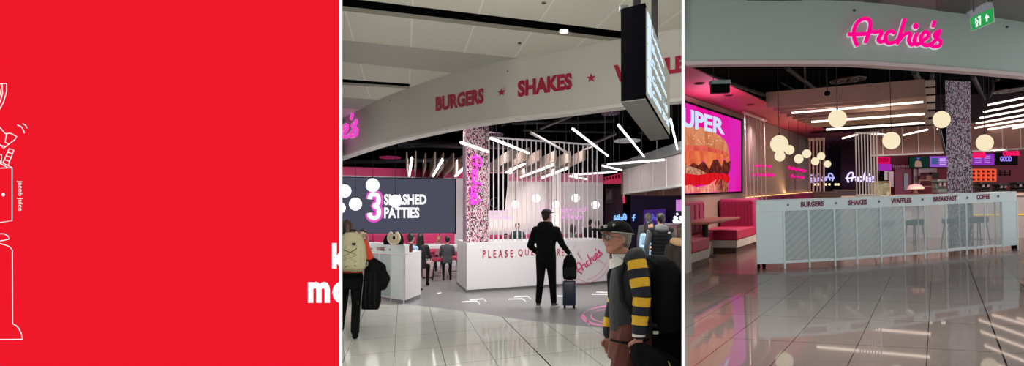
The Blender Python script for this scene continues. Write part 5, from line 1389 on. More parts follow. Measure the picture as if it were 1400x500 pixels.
# hanging speaker box, small camera, diffusers
hb = Thing(R, 'hanging_box', 'small dark box with a pale top hung before the pink soffit', 'speaker', R.P(986, 118, 16.9))
c0 = R.P(974, 126.8, 16.8); c1 = R.P(998, 109, 16.8)
hb.part('body', MB().rbox(c0.x, c1.x, 16.8, 17.0, c0.z, R.P(980, 114.8, 16.8).z, .012, 3), VOID)
hb.part('lid', MB().box(c0.x - .01, c1.x + .01, 16.78, 17.02, R.P(980, 114.6, 16.8).z, R.P(980, 109.5, 16.8).z), mat('lid_grey', (112, 128, 126), .5))
for u in (975.5, 996.5): p = R.P(u, 110, 16.9); hb.part('cable', MB().cyl((p.x, 16.9, p.z), (p.x, 16.9, 5.5), .006, n=5), WIRE)
cm = Thing(R, 'ceiling_camera', 'small dark camera on a rod before the timber canopy', 'camera', R.P(1131, 128, 18))
p = R.P(1131, 126, 18); cm.part('housing', MB().lathe(p - Vector((0, 0, .04)), [(.03, -.02), (.05, 0), (.055, .03), (.03, .06)], 16), SLOT, smooth=True); cm.part('rod', MB().cyl(p, (p.x, p.y, 5.5), .008, n=6), WIRE)
VD = mat('vent_dim', (70, 66, 70), .5); VG2 = mat('vent_silver', (150, 146, 146), .5)
vent(R, 1159, 109.5, 4.2, 20, VD, 'dim round ceiling diffuser above the canopy globe')
vent(R, 1381, 124, 4.05, 17, VG2, 'round silver ceiling diffuser above the six warm tubes')
for a, b, r in (((950, 96), (1045, 130), .06), ((1075, 92), (1122, 128), .07), ((1068, 113), (1100, 130), .03), ((1250, 98), (1262, 118), .09), ((1275, 100), (1270, 130), .06), ((1330, 104), (1345, 135), .08), ((1365, 106), (1352, 132), .06), ((1100, 90), (1101, 128), .03)):
    single(R, 'overhead_pipe', MB().cyl(R.PZ(*a, 4.5), R.PZ(*b, 4.5), r, n=10), PIPE, 'dark service pipe in the black void behind the grey green fascia', 'pipe', group='pipes in the right black void', smooth=True)

# back of the shop
KP = lambda Y: (lambda q: R.P(q[0], q[1], Y))
MAR = mat('wall_maroon', (128, 16, 50), .5, noise=.04)
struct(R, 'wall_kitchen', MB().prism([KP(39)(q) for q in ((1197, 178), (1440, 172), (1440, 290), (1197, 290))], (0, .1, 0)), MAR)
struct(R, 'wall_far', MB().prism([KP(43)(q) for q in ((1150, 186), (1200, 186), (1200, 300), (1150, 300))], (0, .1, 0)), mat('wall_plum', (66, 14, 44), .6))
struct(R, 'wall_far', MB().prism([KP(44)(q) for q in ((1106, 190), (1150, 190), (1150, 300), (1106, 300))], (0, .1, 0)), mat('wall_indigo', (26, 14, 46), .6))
struct(R, 'ceiling', MB().prism([R.PZ(1108, 186, 3.1), R.PZ(1200, 183, 3.1), R.PZ(1200, 205, 3.1), R.PZ(1108, 207, 3.1)], (0, 0, .1)), mat('ceiling_maroon', (96, 22, 52), .6))
dp2 = [(1190, 36.5), (1207, 36.3), (1233.8, 35.9), (1255.7, 35.5), (1278, 35.1), (1300, 34.7), (1340, 33.9), (1371, 33.2), (1395.8, 32.6), (1440, 31.4)]
d2 = drum(R, dp2, 2.36, 3.3, mat('drum_taupe', (178, 142, 132), .55, noise=.04), dp2[1:5] + dp2[7:9], 'taupe curved drum bulkhead with pale seams over the right kitchen', seam_px=1.0)
t = Thing(R, 'neon_logo', 'lit violet white script neon on the dark wall behind the standing rods', 'neon sign', KP(42)((1178, 249)))
NV = glow('neon_violetwhite', (205, 190, 255), 1.8)
t.part('lettering', script_mb([(1156, 236), (1200, 234.5), (1200, 248.5), (1156, 249.5)], KP(42.6), .035, n=6), NV, smooth=True)
t = Thing(R, 'neon_logo', 'mirrored violet white script neon behind the far set of rods', 'neon sign', KP(43)((1124, 249)))
t.part('lettering', script_mb([(1107, 237), (1141, 237), (1141, 247.5), (1107, 249)], KP(43.4), .03, n=6, mirror=True), glow('neon_violet2', (170, 165, 235), 1.3), smooth=True)
for i, u in enumerate((1113.5, 1119, 1129, 1134, 1142.5, 1146.5)):
    t = Thing(R, 'bulb_lamp', 'small warm bulb in the low row under the mirrored neon', 'lamp', KP(41)((u, 252)), group='warm bulbs under the mirrored neon')
    t.part('bulb', MB().ball((0, 0, 0), .048, nu=12, nv=8), glow('bulb_warm', (255, 205, 160), 1.6), rel=True, smooth=True)
    t.part('cap', MB().cyl((0, 0, .045), (0, 0, .09), .02, n=8), DARKM, rel=True)
def blk(name, label, cat, q0, Y, d, m, extra=()):
    """solid seen as rectangle q0=(u0,v0,u1,v1)"""
    u0, v0, u1, v1 = q0
    t = Thing(R, name, label, cat, KP(Y)(((u0 + u1) / 2, v1)))
    t.part('body', MB().prism([KP(Y)(q) for q in ((u0, v0), (u1, v0), (u1, v1), (u0, v1))], (0, d, 0)), m, bev=.01)
    for nm, pts, mm, off in extra:
        t.part(nm, MB().prism([KP(Y - off)(q) for q in pts], (0, off * .5, 0)), mm)
    return t
rq = lambda u0, v0, u1, v1: [(u0, v0), (u1, v0), (u1, v1), (u0, v1)]
SIL = mat('steel_pink', (170, 146, 152), .3, metal=.4, noise=.05)
blk('low_partition', 'low pale partition behind the counter below the far rods', 'partition', (1113, 262.5, 1144, 290), 33, .3, mat('part_beige', (150, 112, 104), .6), [('ledge', rq(1112.5, 261.5, 1144.5, 263), mat('part_top', (176, 140, 130), .5), .05)])
blk('dining_counter', 'dark taupe counter run below the mirrored neon', 'counter', (1140, 260, 1172, 290), 38, .4, mat('dc_taupe', (84, 60, 60), .6), [('ledge', rq(1139, 259, 1173, 260.5), mat('dc_top', (112, 84, 80), .5), .05)])
blk('pass_door', 'magenta kitchen door with a narrow window', 'door', (1223.5, 230.5, 1246, 270), 38.4, .08, mat('door_mag', (124, 32, 70), .45), [('pane', rq(1236, 237, 1241.5, 260), mat('door_pane', (150, 160, 175), .2), .04), ('frame', rq(1222.6, 229.5, 1247, 231), mat('door_frame', (150, 60, 96), .5), .03)])
blk('order_sign', 'small hot pink order sign hung left below the drum edge', 'sign', (1198.5, 214.5, 1217, 223.5), 35.6, .06, glow('order_pink', (226, 14, 96), 1.0))
tq = Thing(R, 'order_lettering', 'dark order lettering on the left hot pink sign', 'lettering', KP(35.4)((1208, 221)))
tq.part('lettering', text_mb('ORDER', [(1200.5, 216), (1215.5, 215.4), (1215.5, 221), (1200.5, 222)], KP(35.55), (0, .03, 0), .02), glow('order_red', (150, 6, 50), 1.0))
def mscreen(label, q, Y, m, extra=()):
    t = Thing(R, 'menu_screen', label, 'screen', KP(Y)(((q[0] + q[2]) / 2, q[3])))
    t.part('casing', MB().prism([KP(Y)(p) for p in rq(q[0] - .6, q[1] - .6, q[2] + .6, q[3] + .6)], (0, .1, 0)), SLOT)
    t.part('display', MB().prism([KP(Y - .04)(p) for p in rq(*q)], (0, .03, 0)), m)
    for nm, pts, mm in extra: t.part(nm, MB().prism([KP(Y - .07)(p) for p in pts], (0, .02, 0)), mm)
    return t
mscreen('small purple menu screen under the left order sign', (1201.5, 223.8, 1219, 233), 37, glow('scr_purple', (160, 42, 170), 1.0))
mscreen('dark green menu screen showing a small burger', (1243.5, 214.5, 1270.5, 229), 38, glow('scr_green', (18, 44, 38), 1.0),
        [('picture_burger', [(1251, 224), (1251.5, 220.5), (1255, 218.8), (1259, 220.5), (1260, 224), (1260.5, 228), (1251, 228)], glow('scr_burger', (150, 120, 105), 1.0)), ('picture_mark', [(1253.5, 215.6), (1258, 215.6), (1257, 217.6), (1254.5, 217.6)], glow('scr_violet', (110, 80, 190), 1.0))])
pic = [('picture_tile', rq(1274, 216, 1282.5, 224.5), glow('scr_tile', (60, 90, 130), 1.0))] + [('text_line', rq(1285, 216.5 + i * 2.6, 1293, 217.5 + i * 2.6), glow('scr_line', (215, 190, 250), 1.0)) for i in range(4)]
mscreen('lilac menu screen with a blue picture beside the mosaic column', (1271.5, 213.5, 1299, 228), 38, glow('scr_lilac', (148, 84, 200), 1.0), pic)
mscreen('purple menu screen just right of the mosaic column', (1329, 210, 1359.5, 225.8), 36.5, glow('scr_purple2', (140, 50, 178), 1.0), [('text_line', rq(1333, 213 + i * 2.7, 1342, 213.9 + i * 2.7), glow('scr_line2', (190, 150, 235), 1.0)) for i in range(4)] + [('text_line', rq(1346, 213 + i * 2.7, 1354, 213.9 + i * 2.7), glow('scr_line2', (190, 150, 235), 1.0)) for i in range(4)])
g_ = mscreen('black menu screen reading good', (1360.5, 209, 1391, 224.8), 36.5, glow('scr_black', (16, 12, 18), 1.0))
g_.part('lettering', text_mb('GOOD', [(1367.5, 213.6), (1383.3, 213.4), (1383.3, 220.3), (1367.5, 220.6)], KP(36.4), (0, .02, 0), .03), glow('good_violet', (150, 130, 235), 1.2))
for q, w in (([(1330, 208.3), (1348.5, 207.8), (1348.5, 215.3), (1330, 215.8)], 'above the purple menu screen'), ([(1372, 206.6), (1395, 206), (1395, 212.6), (1372, 213.2)], 'above the good screen')):
    t = Thing(R, 'order_sign', 'hot pink open letters reading order hung ' + w, 'sign', KP(34.5)(((q[0][0] + q[1][0]) / 2, q[2][1])))
    t.part('lettering', text_mb('ORDER', q, KP(34.5 if q[0][0] < 1350 else 33.0), (0, .06, 0), .035), glow('order_hot', (236, 20, 92), 1.15))
    for k in (.2, .8):
        Yk = 34.5 if q[0][0] < 1350 else 33.0
        p = KP(Yk)((q[0][0] + (q[1][0] - q[0][0]) * k, q[0][1])); t.part('cable', MB().cyl(p, p + Vector((0, 0, .16)), .01, n=5), ALU)
# glowing orange shelf, machines
sh = Thing(R, 'lit_shelf', 'glowing orange red pigeonhole shelf right of the mosaic column', 'shelf', KP(37)((1345, 247)))
sh.part('back', MB().prism([KP(37.2)(p) for p in rq(1329, 231, 1362, 247.5)], (0, .05, 0)), scol('shelf_glow', (236, 60, 40), (214, 40, 36), 5))
for i in range(4): v = 231 + i * 5.4; sh.part('shelf_board', MB().prism([KP(37)(p) for p in rq(1328.6, v - .45, 1362.4, v + .45)], (0, .2, 0)), mat('shelf_orange', (240, 110, 70), .5, emit=.4))
for i in range(6): u = 1329 + i * 6.6; sh.part('upright', MB().prism([KP(36.9)(p) for p in rq(u - .4, 231, u + .4, 247.5)], (0, .2, 0)), mat('shelf_orange', (240, 110, 70), .5, emit=.4))
for i in range(5):
    for j in range(3):
        u = 1330.4 + i * 6.6; v = 233 + j * 5.4
        t = Thing(R, 'shelf_box', 'small dark item in the glowing orange shelf', 'box', KP(36.95)((u + 1.9, v + 3)), group='dark items in the glowing shelf')
        t.part('body', MB().prism([KP(37.02)(p) for p in rq(u + random.random(), v, u + 3.6 + random.random(), v + 2.9)], (0, .1, 0)), mat('item_maroon', (112, 20, 24), .6))
t = Thing(R, 'wire_baskets', 'dark wire basket rack on the maroon wall below the good screen', 'rack', KP(37)((1373, 240)))
for j in range(3):
    t.part('shelf_board', MB().prism([KP(37)(p) for p in rq(1366.5, 233 + j * 2.6, 1382, 234.2 + j * 2.6)], (0, .15, 0)), VOID)
for u in (1367, 1374, 1381): t.part('upright', MB().prism([KP(36.9)(p) for p in rq(u, 232, u + .7, 240.5)], (0, .05, 0)), VOID)
def machine(label, u0, v0, u1, v1, Y, m):
    a_, b_ = KP(Y)((u0, v1)), KP(Y)((u1, v0)); w = b_.x - a_.x; h = b_.z - a_.z
    t = Thing(R, 'coffee_machine', label, 'coffee machine', ((a_.x + b_.x) / 2, Y, a_.z))
    t.part('base', MB().rbox(-w / 2, w / 2, 0, .4, 0, h * .28, .03), m, rel=True, smooth=True)
    t.part('housing', MB().rbox(-w / 2, w / 2, .12, .4, h * .28, h * .75, .03), m, rel=True, smooth=True)
    t.part('hood', MB().rbox(-w / 2 - .02, w / 2 + .02, -.02, .4, h * .75, h, .04), m, rel=True, smooth=True)
    for s_ in (-1, 1): t.part('group_head', MB().cyl((s_ * w * .2, .05, h * .5), (s_ * w * .2, .05, h * .76), .035, n=12), SIL, rel=True, smooth=True)
    return t
machine('dark coffee machine on the far counter just right of the mosaic column', 1341, 248, 1357, 263, 24.5, mat('mach_black', (22, 18, 22), .35))
machine('dark rounded machine beside the coffee machine on the far counter', 1366.5, 250.5, 1380, 262.5, 24.5, mat('mach_black', (22, 18, 22), .35))
machine('silver grey espresso machine left of the mosaic column', 1282.5, 244.5, 1296.5, 263.5, 25, mat('mach_green', (96, 104, 100), .35))
machine('dark machine half cut at the photo edge on the far counter', 1391, 247.5, 1410, 262, 24.5, mat('mach_black', (22, 18, 22), .35))
mt_ = Thing(R, 'table_lamp', 'pink mushroom lamp with lit rim on the far counter', 'lamp', KP(25)((1251, 263)))
c = KP(25)((1251.5, 258.5)); rr = 10.5 * 25 / 1400
mt_.part('shade', MB().loft([(c.x, c.y, c.z, rr, rr), (c.x, c.y, c.z + .05, rr * .99, rr * .99), (c.x, c.y, c.z + .1, rr * .75, rr * .75), (c.x, c.y, c.z + .125, rr * .3, rr * .3)], 24), mat('shade_pink', (226, 160, 160), .4, emit=.25), smooth=True)
for i in range(8): mt_.part('bulb', MB().ball((c.x - rr * .8 + i * rr * .23, c.y - rr * math.sqrt(max(0, 1 - (-.8 + i * .23) ** 2)) - .01, c.z + .025), .018, nu=8, nv=6), glow('bulb_warm', (255, 205, 160), 1.6))
b_ = KP(25)((1251.5, 264)); mt_.part('base', MB().lathe(b_, [(.07, 0), (.05, .02), (.035, .06), (.05, c.z - b_.z)], 16), mat('base_pink', (200, 150, 140), .4), smooth=True)
# display boxes and shelves left
bxs = Thing(R, 'display_cabinet', 'glass display cabinet with bottles behind the standing rods', 'cabinet', KP(24)((1206, 268)))
gg = glassmat('cabinet_glass', (150, 150, 120), .35)
bxs.part('glass', MB().prism([KP(24)(p) for p in rq(1195, 248.5, 1217, 268)], (0, .4, 0)), gg)
bxs.part('frame', MB().tube([KP(23.98)(p) for p in rq(1195, 248.5, 1217, 268)], .012, 6, True), mat('cab_frame', (190, 160, 130), .5))
for u, h, mm in ((1201, 9, 'bottle_gold'), (1209.5, 11, 'bottle_black'), (1214, 6, 'bottle_pale')):
    p = KP(24.2)((u, 267)); hh = h * 24 / 1400
    t = Thing(R, 'bottle', {'bottle_gold': 'golden', 'bottle_black': 'black', 'bottle_pale': 'pale short'}[mm] + ' bottle in the glass display cabinet', 'bottle', p)
    t.part('body', MB().lathe((0, 0, 0), [(.035, 0), (.037, hh * .6), (.015, hh * .75), (.013, hh)], 14), mat(mm, {'bottle_gold': (150, 128, 80), 'bottle_black': (24, 20, 20), 'bottle_pale': (205, 180, 160)}[mm], .3), rel=True, smooth=True)
    t.part('cap', MB().cyl((0, 0, hh), (0, 0, hh + .015), .015, n=10), DARKM, rel=True)
blk('wall_cabinet', 'steel fronted wall unit left of the magenta door', 'cabinet', (1209, 234, 1222, 256), 38.3, .2, SIL, [('panel_line', rq(1214, 235, 1214.8, 256), DARKM, .02)])
blk('menu_bracket', 'dark bracket arm below the small purple screen', 'bracket', (1204, 234, 1209, 250), 37.5, .1, VOID, [('arm', rq(1204, 246, 1216, 250), VOID, .05)])
blk('steel_shelving', 'steel panel right of the magenta door', 'shelving', (1248, 229.5, 1254.5, 252), 38.4, .1, SIL, [('edge', rq(1248, 229.5, 1249, 252), DARKM, .03)])
t = Thing(R, 'kitchen_shelves', 'two pale shelves with tubs on the maroon wall left of the column', 'shelf', KP(38)((1268, 255)))
for v in (245.5, 254): t.part('shelf_board', MB().prism([KP(38)(p) for p in rq(1257, v, 1281, v + 1.4)], (0, .3, 0)), mat('shelf_tan', (176, 124, 104), .5))
t.part('upright', MB().prism([KP(38.2)(p) for p in rq(1256.5, 229.5, 1258, 258)], (0, .1, 0)), SIL); t.part('header', MB().prism([KP(38.3)(p) for p in rq(1257, 229.5, 1281, 236)], (0, .05, 0)), SIL)
for u0, v0, u1, v1, w, c_ in ((1266.5, 240, 1274, 245.3, 'tan tub', (150, 104, 84)), (1258, 240.5, 1263, 245.3, 'maroon tub', (96, 22, 40)), (1274, 236, 1284, 243, 'black tray', (30, 20, 24))):
    t = Thing(R, 'kitchen_tub', w + ' on the upper pale kitchen shelf', 'tub', KP(37.95)(((u0 + u1) / 2, v1)))
    t.part('body', MB().prism([KP(38.02)(p) for p in rq(u0, v0, u1, v1)], (0, .2, 0)), mat('tub_' + w.split()[0], c_, .6), bev=.01)
    t.part('lid', MB().prism([KP(38.0)(p) for p in rq(u0 - .3, v0 - .7, u1 + .3, v0 - .1)], (0, .24, 0)), mat('tub_lid', (110, 80, 76), .6))
t = Thing(R, 'wall_rack', 'small pale rack of hooks beside the magenta door top', 'rack', KP(38)((1227, 229)))
for i in range(8): t.part('hook', MB().prism([KP(38)(p) for p in rq(1221 + i * 2.9, 225.5, 1222.4 + i * 2.9, 229)], (0, .05, 0)), mat('hook_pale', (160, 120, 130), .5))
t.part('rail', MB().prism([KP(38.1)(p) for p in rq(1220, 227.4, 1244, 228.2)], (0, .04, 0)), SIL)
# far service counter
fcp = [(1150, 26), (1247, 25.5), (1300, 25), (1390, 24.2), (1450, 23.8)]
pf_ = [tuple(R.P(u, 300, Y)[:2]) for u, Y in fcp]
fc = Thing(R, 'service_counter', 'pale service counter with a glowing yellow line behind the glass counter', 'counter', (pf_[3][0], pf_[3][1], 0))
fc.part('body', MB().strip(pf_, 0, 1.0, .6), mat('sc_beige', (168, 156, 158), .5))
fc.part('top', MB().strip([(x, y - .05) for x, y in pf_], 1.002, 1.07, .75), mat('sc_top', (206, 178, 160), .4))
fc.part('light_line', MB().strip([(x, y - .02) for x, y in pf_[2:]], .535, .57, .015), glow('line_yellow', (226, 184, 70), 1.2))
# ================================================================== people of the middle bay
def hood_collar(t, c, m, r=.095, name='hood', back=True):
    mb = MB().tube([(c[0] + r * math.cos(a), c[1] + r * .8 * math.sin(a), c[2] + (.02 if math.sin(a) < 0 else -.01)) for a in [i * PI / 10 for i in range(20)]], .035, 10, True)
    t.part(name, mb, m, rel=True, smooth=True)
WHS = mat('shoe_white', (205, 205, 200), .6); 
# --- hooded man
p = M.PF(746.5, 420.5)
f = Fig(M, p, math.radians(-14), 1.77, 'man in black hoodie, black trousers and cap standing with a navy suitcase', .011)
f.legs(BLK, mat('shoe_dark', (60, 60, 62), .6), .9, ((-.135, -.02, .09), (.135, .03, .09)), None, .085, 1.18, .25, 1.1)
std_torso(f, BLK, 1.12, 0, .84)
f.cap((-.17, 0, 1.385), (.17, 0, 1.385), .085, .085, BLK)
f.arm(-1, BLK, (-.2, 0, 1.36), (-.285, -.03, 1.12), (-.2, .13, 1.0), r=1.35, pn=(1, .3, 0))
f.arm(1, BLK, (.2, 0, 1.36), (.3, .02, 1.14), (.385, .13, 1.0), r=1.25, curl=.9, pn=(-1, .2, 0), hd=(.2, .3, -.9))
f.head((.01, .02, 1.655), yaw=-.45, pitch=.05, neck=Vector((0, -.02, 1.47)))
f.hair(HAIRD)
f.t.part('hood', MB().loft([(0, -.09, 1.36, .10, .05), (0, -.09, 1.42, .15, .09), (0, -.065, 1.49, .15, .105), (0, -.03, 1.545, .12, .10), (0, -.01, 1.56, .08, .08)], 20), BLK, rel=True, smooth=True)
T = f.T
cap_ = MB(); CAPM = mat('cap_plum', (36, 22, 30), .8, noise=.1)
hk = lambda x, y, z: T(x, y, z)
mb = MB(); mb.ball((0, 0, 0), .098, 1, 1.1, .95, 20, 10, z0=0.05); 
Rh = f.hR.to_4x4(); mb.v = [f.hc + f.hR @ (v + Vector((0, -.005, .045))) for v in mb.v]; f.t.part('cap', mb, CAPM, rel=True, smooth=True)
mb = MB().loft([(0, .12, .052, .068, .06), (0, .125, .062, .068, .06)], 18, power=2.6); mb.v = [f.hc + f.hR @ v for v in mb.v]; f.t.part('cap_brim', mb, CAPM, rel=True, smooth=True)
f.finish()
for e, y in ((-1, -.02), (1, .03)):
    mb = MB().loft([(0, .05, .003, .056, .16), (0, .05, .03, .058, .162), (0, .05, .045, .05, .15)], 20, power=2.4); mb.v = [Matrix.Rotation(-e * .25, 3, 'Z') @ v + Vector((e * .135, y, 0)) for v in mb.v]
    f.t.part('shoe_sole', mb, WHS, rel=True, smooth=True)
# --- backpack woman at the bay edge
p = M.PF(481, 463)
OR = mat('jacket_orange', (215, 66, 34), .75, noise=.1, bump=.3)
f = Fig(M, p + Vector((-.02, 0, 0)), math.radians(4), 1.60, 'person with brown hair, orange top and cream backpack walking at the bay edge', .011)
f.legs(BLK, BLK, .92, ((-.17, .12, .12), (.07, -.02, .09)), ((-.13, .2, .5), (.08, .04, .5)), .09, 1.15, .1, 1.35)
std_torso(f, OR, 1.05, 0, .95); f.torso([(0, 0, .74, .17, .13), (0, 0, .86, .19, .14), (0, 0, .98, .18, .13)], BLK)
f.arm(-1, OR, (-.2, 0, 1.4), (-.27, .02, 1.12), (-.2, .2, 1.0), r=1.2); f.arm(1, OR, (.2, 0, 1.4), (.3, .02, 1.15), (.33, .18, 1.08), r=1.25, hd=(0, 1, 0))
f.head((-.06, .03, 1.64), yaw=.25, pitch=-.05, neck=Vector((-.02, -.01, 1.45))); f.hair(HAIRB, 'long'); f.finish()
CR = mat('bag_cream', (190, 184, 148), .85, noise=.08, scale=20, bump=.3)
bq = Thing(M, 'cream_backpack', 'cream backpack with criss cross black cords worn by the person in orange', 'backpack', f.t.L @ Vector((.055, -.25, .0)), math.radians(-6))
bq.part('shell', MB().loft([(0, 0, .93, .13, .07), (0, -.01, .97, .17, .1), (0, 0, 1.12, .185, .115), (.0, .01, 1.28, .165, .105), (-.02, .02, 1.40, .135, .085), (-.02, .03, 1.45, .08, .05)], 22, power=2.7), CR, rel=True, smooth=True)
bq.part('front_pocket', MB().loft([(0, -.07, .96, .11, .05), (0, -.085, 1.02, .14, .055), (0, -.08, 1.2, .135, .05), (0, -.06, 1.27, .1, .04)], 18, power=2.7), CR, rel=True, smooth=True)
cord = MB(); zz_ = [(-.09, 1.22), (.09, 1.15), (-.09, 1.09), (.08, 1.0)], [(.09, 1.24), (-.09, 1.13), (.08, 1.07), (-.07, .99)]
for q in zz_: cord.tube([(x, -.142 + abs(x) * .12, z) for x, z in q], .0045, 5)
bq.part('cord', cord, BLK, rel=True, smooth=True)
bq.part('badge', MB().rbox(.02, .065, -.118, -.1, 1.285, 1.31, .003, 2), BLK, rel=True, label='small black stitched badge')
bq.part('haul_loop', MB().tube([(-.05, .03, 1.43), (-.04, .03, 1.48), (.02, .03, 1.48), (.02, .03, 1.43)], .008, 6), BLK, rel=True, smooth=True)
for s_ in (-1, 1): bq.part('shoulder_strap', MB().tube([(s_ * .1, .05, 1.36), (s_ * .12, .14, 1.42), (s_ * .13, .28, 1.38), (s_ * .13, .34, 1.2), (s_ * .15, .2, 1.0), (s_ * .13, .07, .98)], .014, 6), mat('strap_cream', (160, 152, 120), .8), rel=True, smooth=True)
bt2 = Thing(M, 'black_coat', 'black coat hanging over the arm beside the cream backpack', 'coat', f.t.L @ Vector((.33, -.02, .5)), 0)
cf = Fig.__new__(Fig); cf.mb = MB(); cf.pr = []; cf.voxel = .014
cf.cap((-.05, .05, .60), (.10, .02, .50), .075, .085, BLK); cf.cap((.08, .02, .50), (.17, 0, .36), .08, .07, BLK); cf.cap((.17, 0, .36), (.14, 0, .26), .07, .06, BLK)
cf.torso([(-.04, .02, -.06, .12, .05), (-.02, .0, .05, .135, .07), (-.01, .0, .3, .12, .09), (-.02, .02, .55, .09, .08)], BLK)
bt2.part('cloth', remesh(cf.mb, .014, cf.pr, 3), rel=True)
fold = MB()
for x in (-.09, -.03, .04): fold.tube([(x, -.075, .45), (x + .01, -.088, .3), (x - .005, -.07, .1), (x, -.04, -.03)], .012, 6)
bt2.part('fold', fold, BLK2, rel=True, smooth=True)

# --- man in the striped sleeves, close
YW = 7.2; c = M.P(859, 300, YW)
GIL = mat('gilet_charcoal', (25, 29, 31), .8, noise=.15, scale=16, bump=.4); YEL = mat('stripe_yellow', (214, 164, 34), .85, noise=.12, scale=50, bump=.3); NVY = mat('stripe_navy', (14, 17, 34), .85, noise=.15, scale=40, bump=.3)
BRW = mat('trousers_rust', (86, 38, 22), .8, noise=.12, scale=20, bump=.3)
f = Fig(M, (c.x, c.y, 0), math.radians(99), 1.66, 'man in black cap, glasses and yellow and navy striped sleeves walking past close by', .008)
# frame: y forward (towards the photo's left), x right hand (away from the viewer), so -x faces the viewer
f.legs(BRW, BLK, .90, ((-.1, .12, .09), (.1, -.22, .12)), ((-.1, .12, .5), (.1, .0, .48)), .085, 1.25, 0, 1.5)
f.torso([(0, -.02, .88, .17, .15), (0, -.02, .95, .175, .155), (0, -.01, 1.05, .175, .15), (0, -.01, 1.2, .185, .15), (0, -.015, 1.32, .19, .14), (0, -.02, 1.41, .165, .11), (0, -.02, 1.46, .1, .08)], GIL)
f.torso([(0, -.01, .70, .17, .165), (0, -.015, .9, .168, .15)], BRW)
# striped near arm (left arm, towards the viewer)
SH, EL, WR = Vector((-.2, -.005, 1.43)), Vector((-.25, -.03, 1.17)), Vector((-.24, -.01, .905))
def arm_pt(t): return SH + (EL - SH) * (t * 2) if t < .5 else EL + (WR - EL) * (t * 2 - 1)
NB = 8
rr_ = [.062, .068, .068, .065, .062, .058, .055, .051, .046]
f.cap((-.09, -.01, 1.41), (-.185, -.005, 1.445), .075, .078, GIL)
for i in range(NB):
    f.cap(arm_pt(i / NB), arm_pt((i + 1) / NB), rr_[i], rr_[i + 1], (YEL if i % 2 == 0 else NVY))
slv = MB(); 
for i in range(NB):
    ps = [arm_pt((i + k / 4) / NB) for k in range(5)]; slv.use(YEL if i % 2 == 0 else NVY)
    slv.tube(ps, 0, 18, rs=[rr_[i] + .005 + (rr_[i + 1] - rr_[i]) * k / 4 + .0025 * math.sin(i * 2.1 + k * 1.9) for k in range(5)])
f.t.part('sleeve', slv, None, rel=True, smooth=True, label='yellow and navy banded sleeve')
f.hand(WR + Vector((0, 0, -.02)), (.03, .1, -1), -1, SKIN2, .75, (1, 0.1, 0), r=.0105)
for i in range(5):
    a_, b_ = Vector((.2, .03, 1.36)), Vector((.2, .065, 1.08)); f.cap(a_ + (b_ - a_) * i / 5, a_ + (b_ - a_) * (i + 1) / 5, .062 - .003 * i, .059 - .003 * i, YEL if i % 2 == 0 else NVY)
f.cap((.2, .065, 1.08), (.2, .09, .98), .05, .046, NVY); f.cap((.2, .09, .98), (.2, .1, .92), .046, .045, YEL); f.cap((.2, .1, .92), (.2, .1, .86), .045, .042, NVY); f.hand((.2, .1, .85), (-.05, .0, -1), 1, SKIN2, .6, (-1, 0, 0), r=.0105)
f.head((0, .085, 1.575), yaw=.22, pitch=.1, skin=SKIN2, k=1.03, neck=Vector((0, -.005, 1.42)))
f.eyes()
f.hair(HAIRG)
T = f.T
def loc_head(mb): mb.v = [f.hc + f.hR @ v for v in mb.v]; return mb
mb = MB(); mb.ball((0, -.005, .045), .104, 1, 1.12, .98, 24, 10, z0=.04); f.t.part('cap', loc_head(mb), BLK, rel=True, smooth=True)
mb = MB().tube([(.1035 * math.cos(a), -.005 + .116 * math.sin(a), .052) for a in [i * PI / 16 for i in range(32)]], .0035, 6, True); f.t.part('cap_piping', loc_head(mb), mat('piping_pale', (170, 165, 150), .7), rel=True, smooth=True)
mb = MB().loft([(0, .135, .050, .074, .075), (0, .14, .056, .076, .078), (0, .135, .064, .072, .07)], 22, power=2.6); f.t.part('cap_brim', loc_head(mb), BLK, rel=True, smooth=True)
mb = MB().rbox(-.02, .02, .098, .112, .075, .10, .004, 2); f.t.part('cap_badge', loc_head(mb), mat('badge_grey', (150, 150, 145), .6), rel=True)
mb = MB()
for e in (-1, 1):
    mb.tube([(e * .033 + .026 * math.cos(a), .108 - abs(e * .033 + .026 * math.cos(a)) * .25, .010 + .02 * math.sin(a)) for a in [i * PI / 9 for i in range(18)]], .0022, 6, True)
    mb.tube([(e * .058, .095, .014), (e * .083, .04, .016), (e * .086, -.01, .008)], .0022, 6)
mb.tube([(-.008, .108, .014), (.008, .108, .014)], .0022, 6); f.t.part('glasses', loc_head(mb), mat('glasses_frame', (70, 60, 55), .3, metal=.5), rel=True, smooth=True)
LEN = glassmat('lens', (200, 210, 215), .18)
mb = MB()
for e in (-1, 1): mb.ball((e * .033, .1, .010), .024, 1, .12, .8, 14, 8)
f.t.part('lens', loc_head(mb), LEN, rel=True, smooth=True)
# white collar standing at the neck
WHC = mat('collar_white', (212, 208, 200), .7, noise=.04)
mb = MB().loft([(0, .012, 1.395, .105, .095), (0, .03, 1.435, .088, .09), (0, .045, 1.468, .074, .08), (0, .045, 1.47, .064, .066), (0, .02, 1.40, .08, .075)], 24, cap=False); f.t.part('collar', mb, WHC, rel=True, smooth=True)
mb = MB(); mb.prism([(-.125, .05, 1.41), (-.10, .13, 1.375), (-.05, .155, 1.36), (-.045, .15, 1.42), (-.08, .10, 1.45)], (.02, .0, .01)); f.t.part('collar_point', mb, WHC, rel=True)
mb = MB().loft([(WR.x, WR.y + .001, WR.z - .02, .046, .046), (WR.x, WR.y, WR.z + .012, .049, .049)], 18); f.t.part('cuff', mb, WHC, rel=True, smooth=True, label='white cuff at the wrist')
mb = MB().tube([(-.19, -.1, .86), (-.20, 0, .83), (-.19, .1, .84), (-.1, .16, .85)], .010, 6); f.t.part('waist_strap', mb, BLK, rel=True, smooth=True)
f.finish(3)
wl = f.t.L
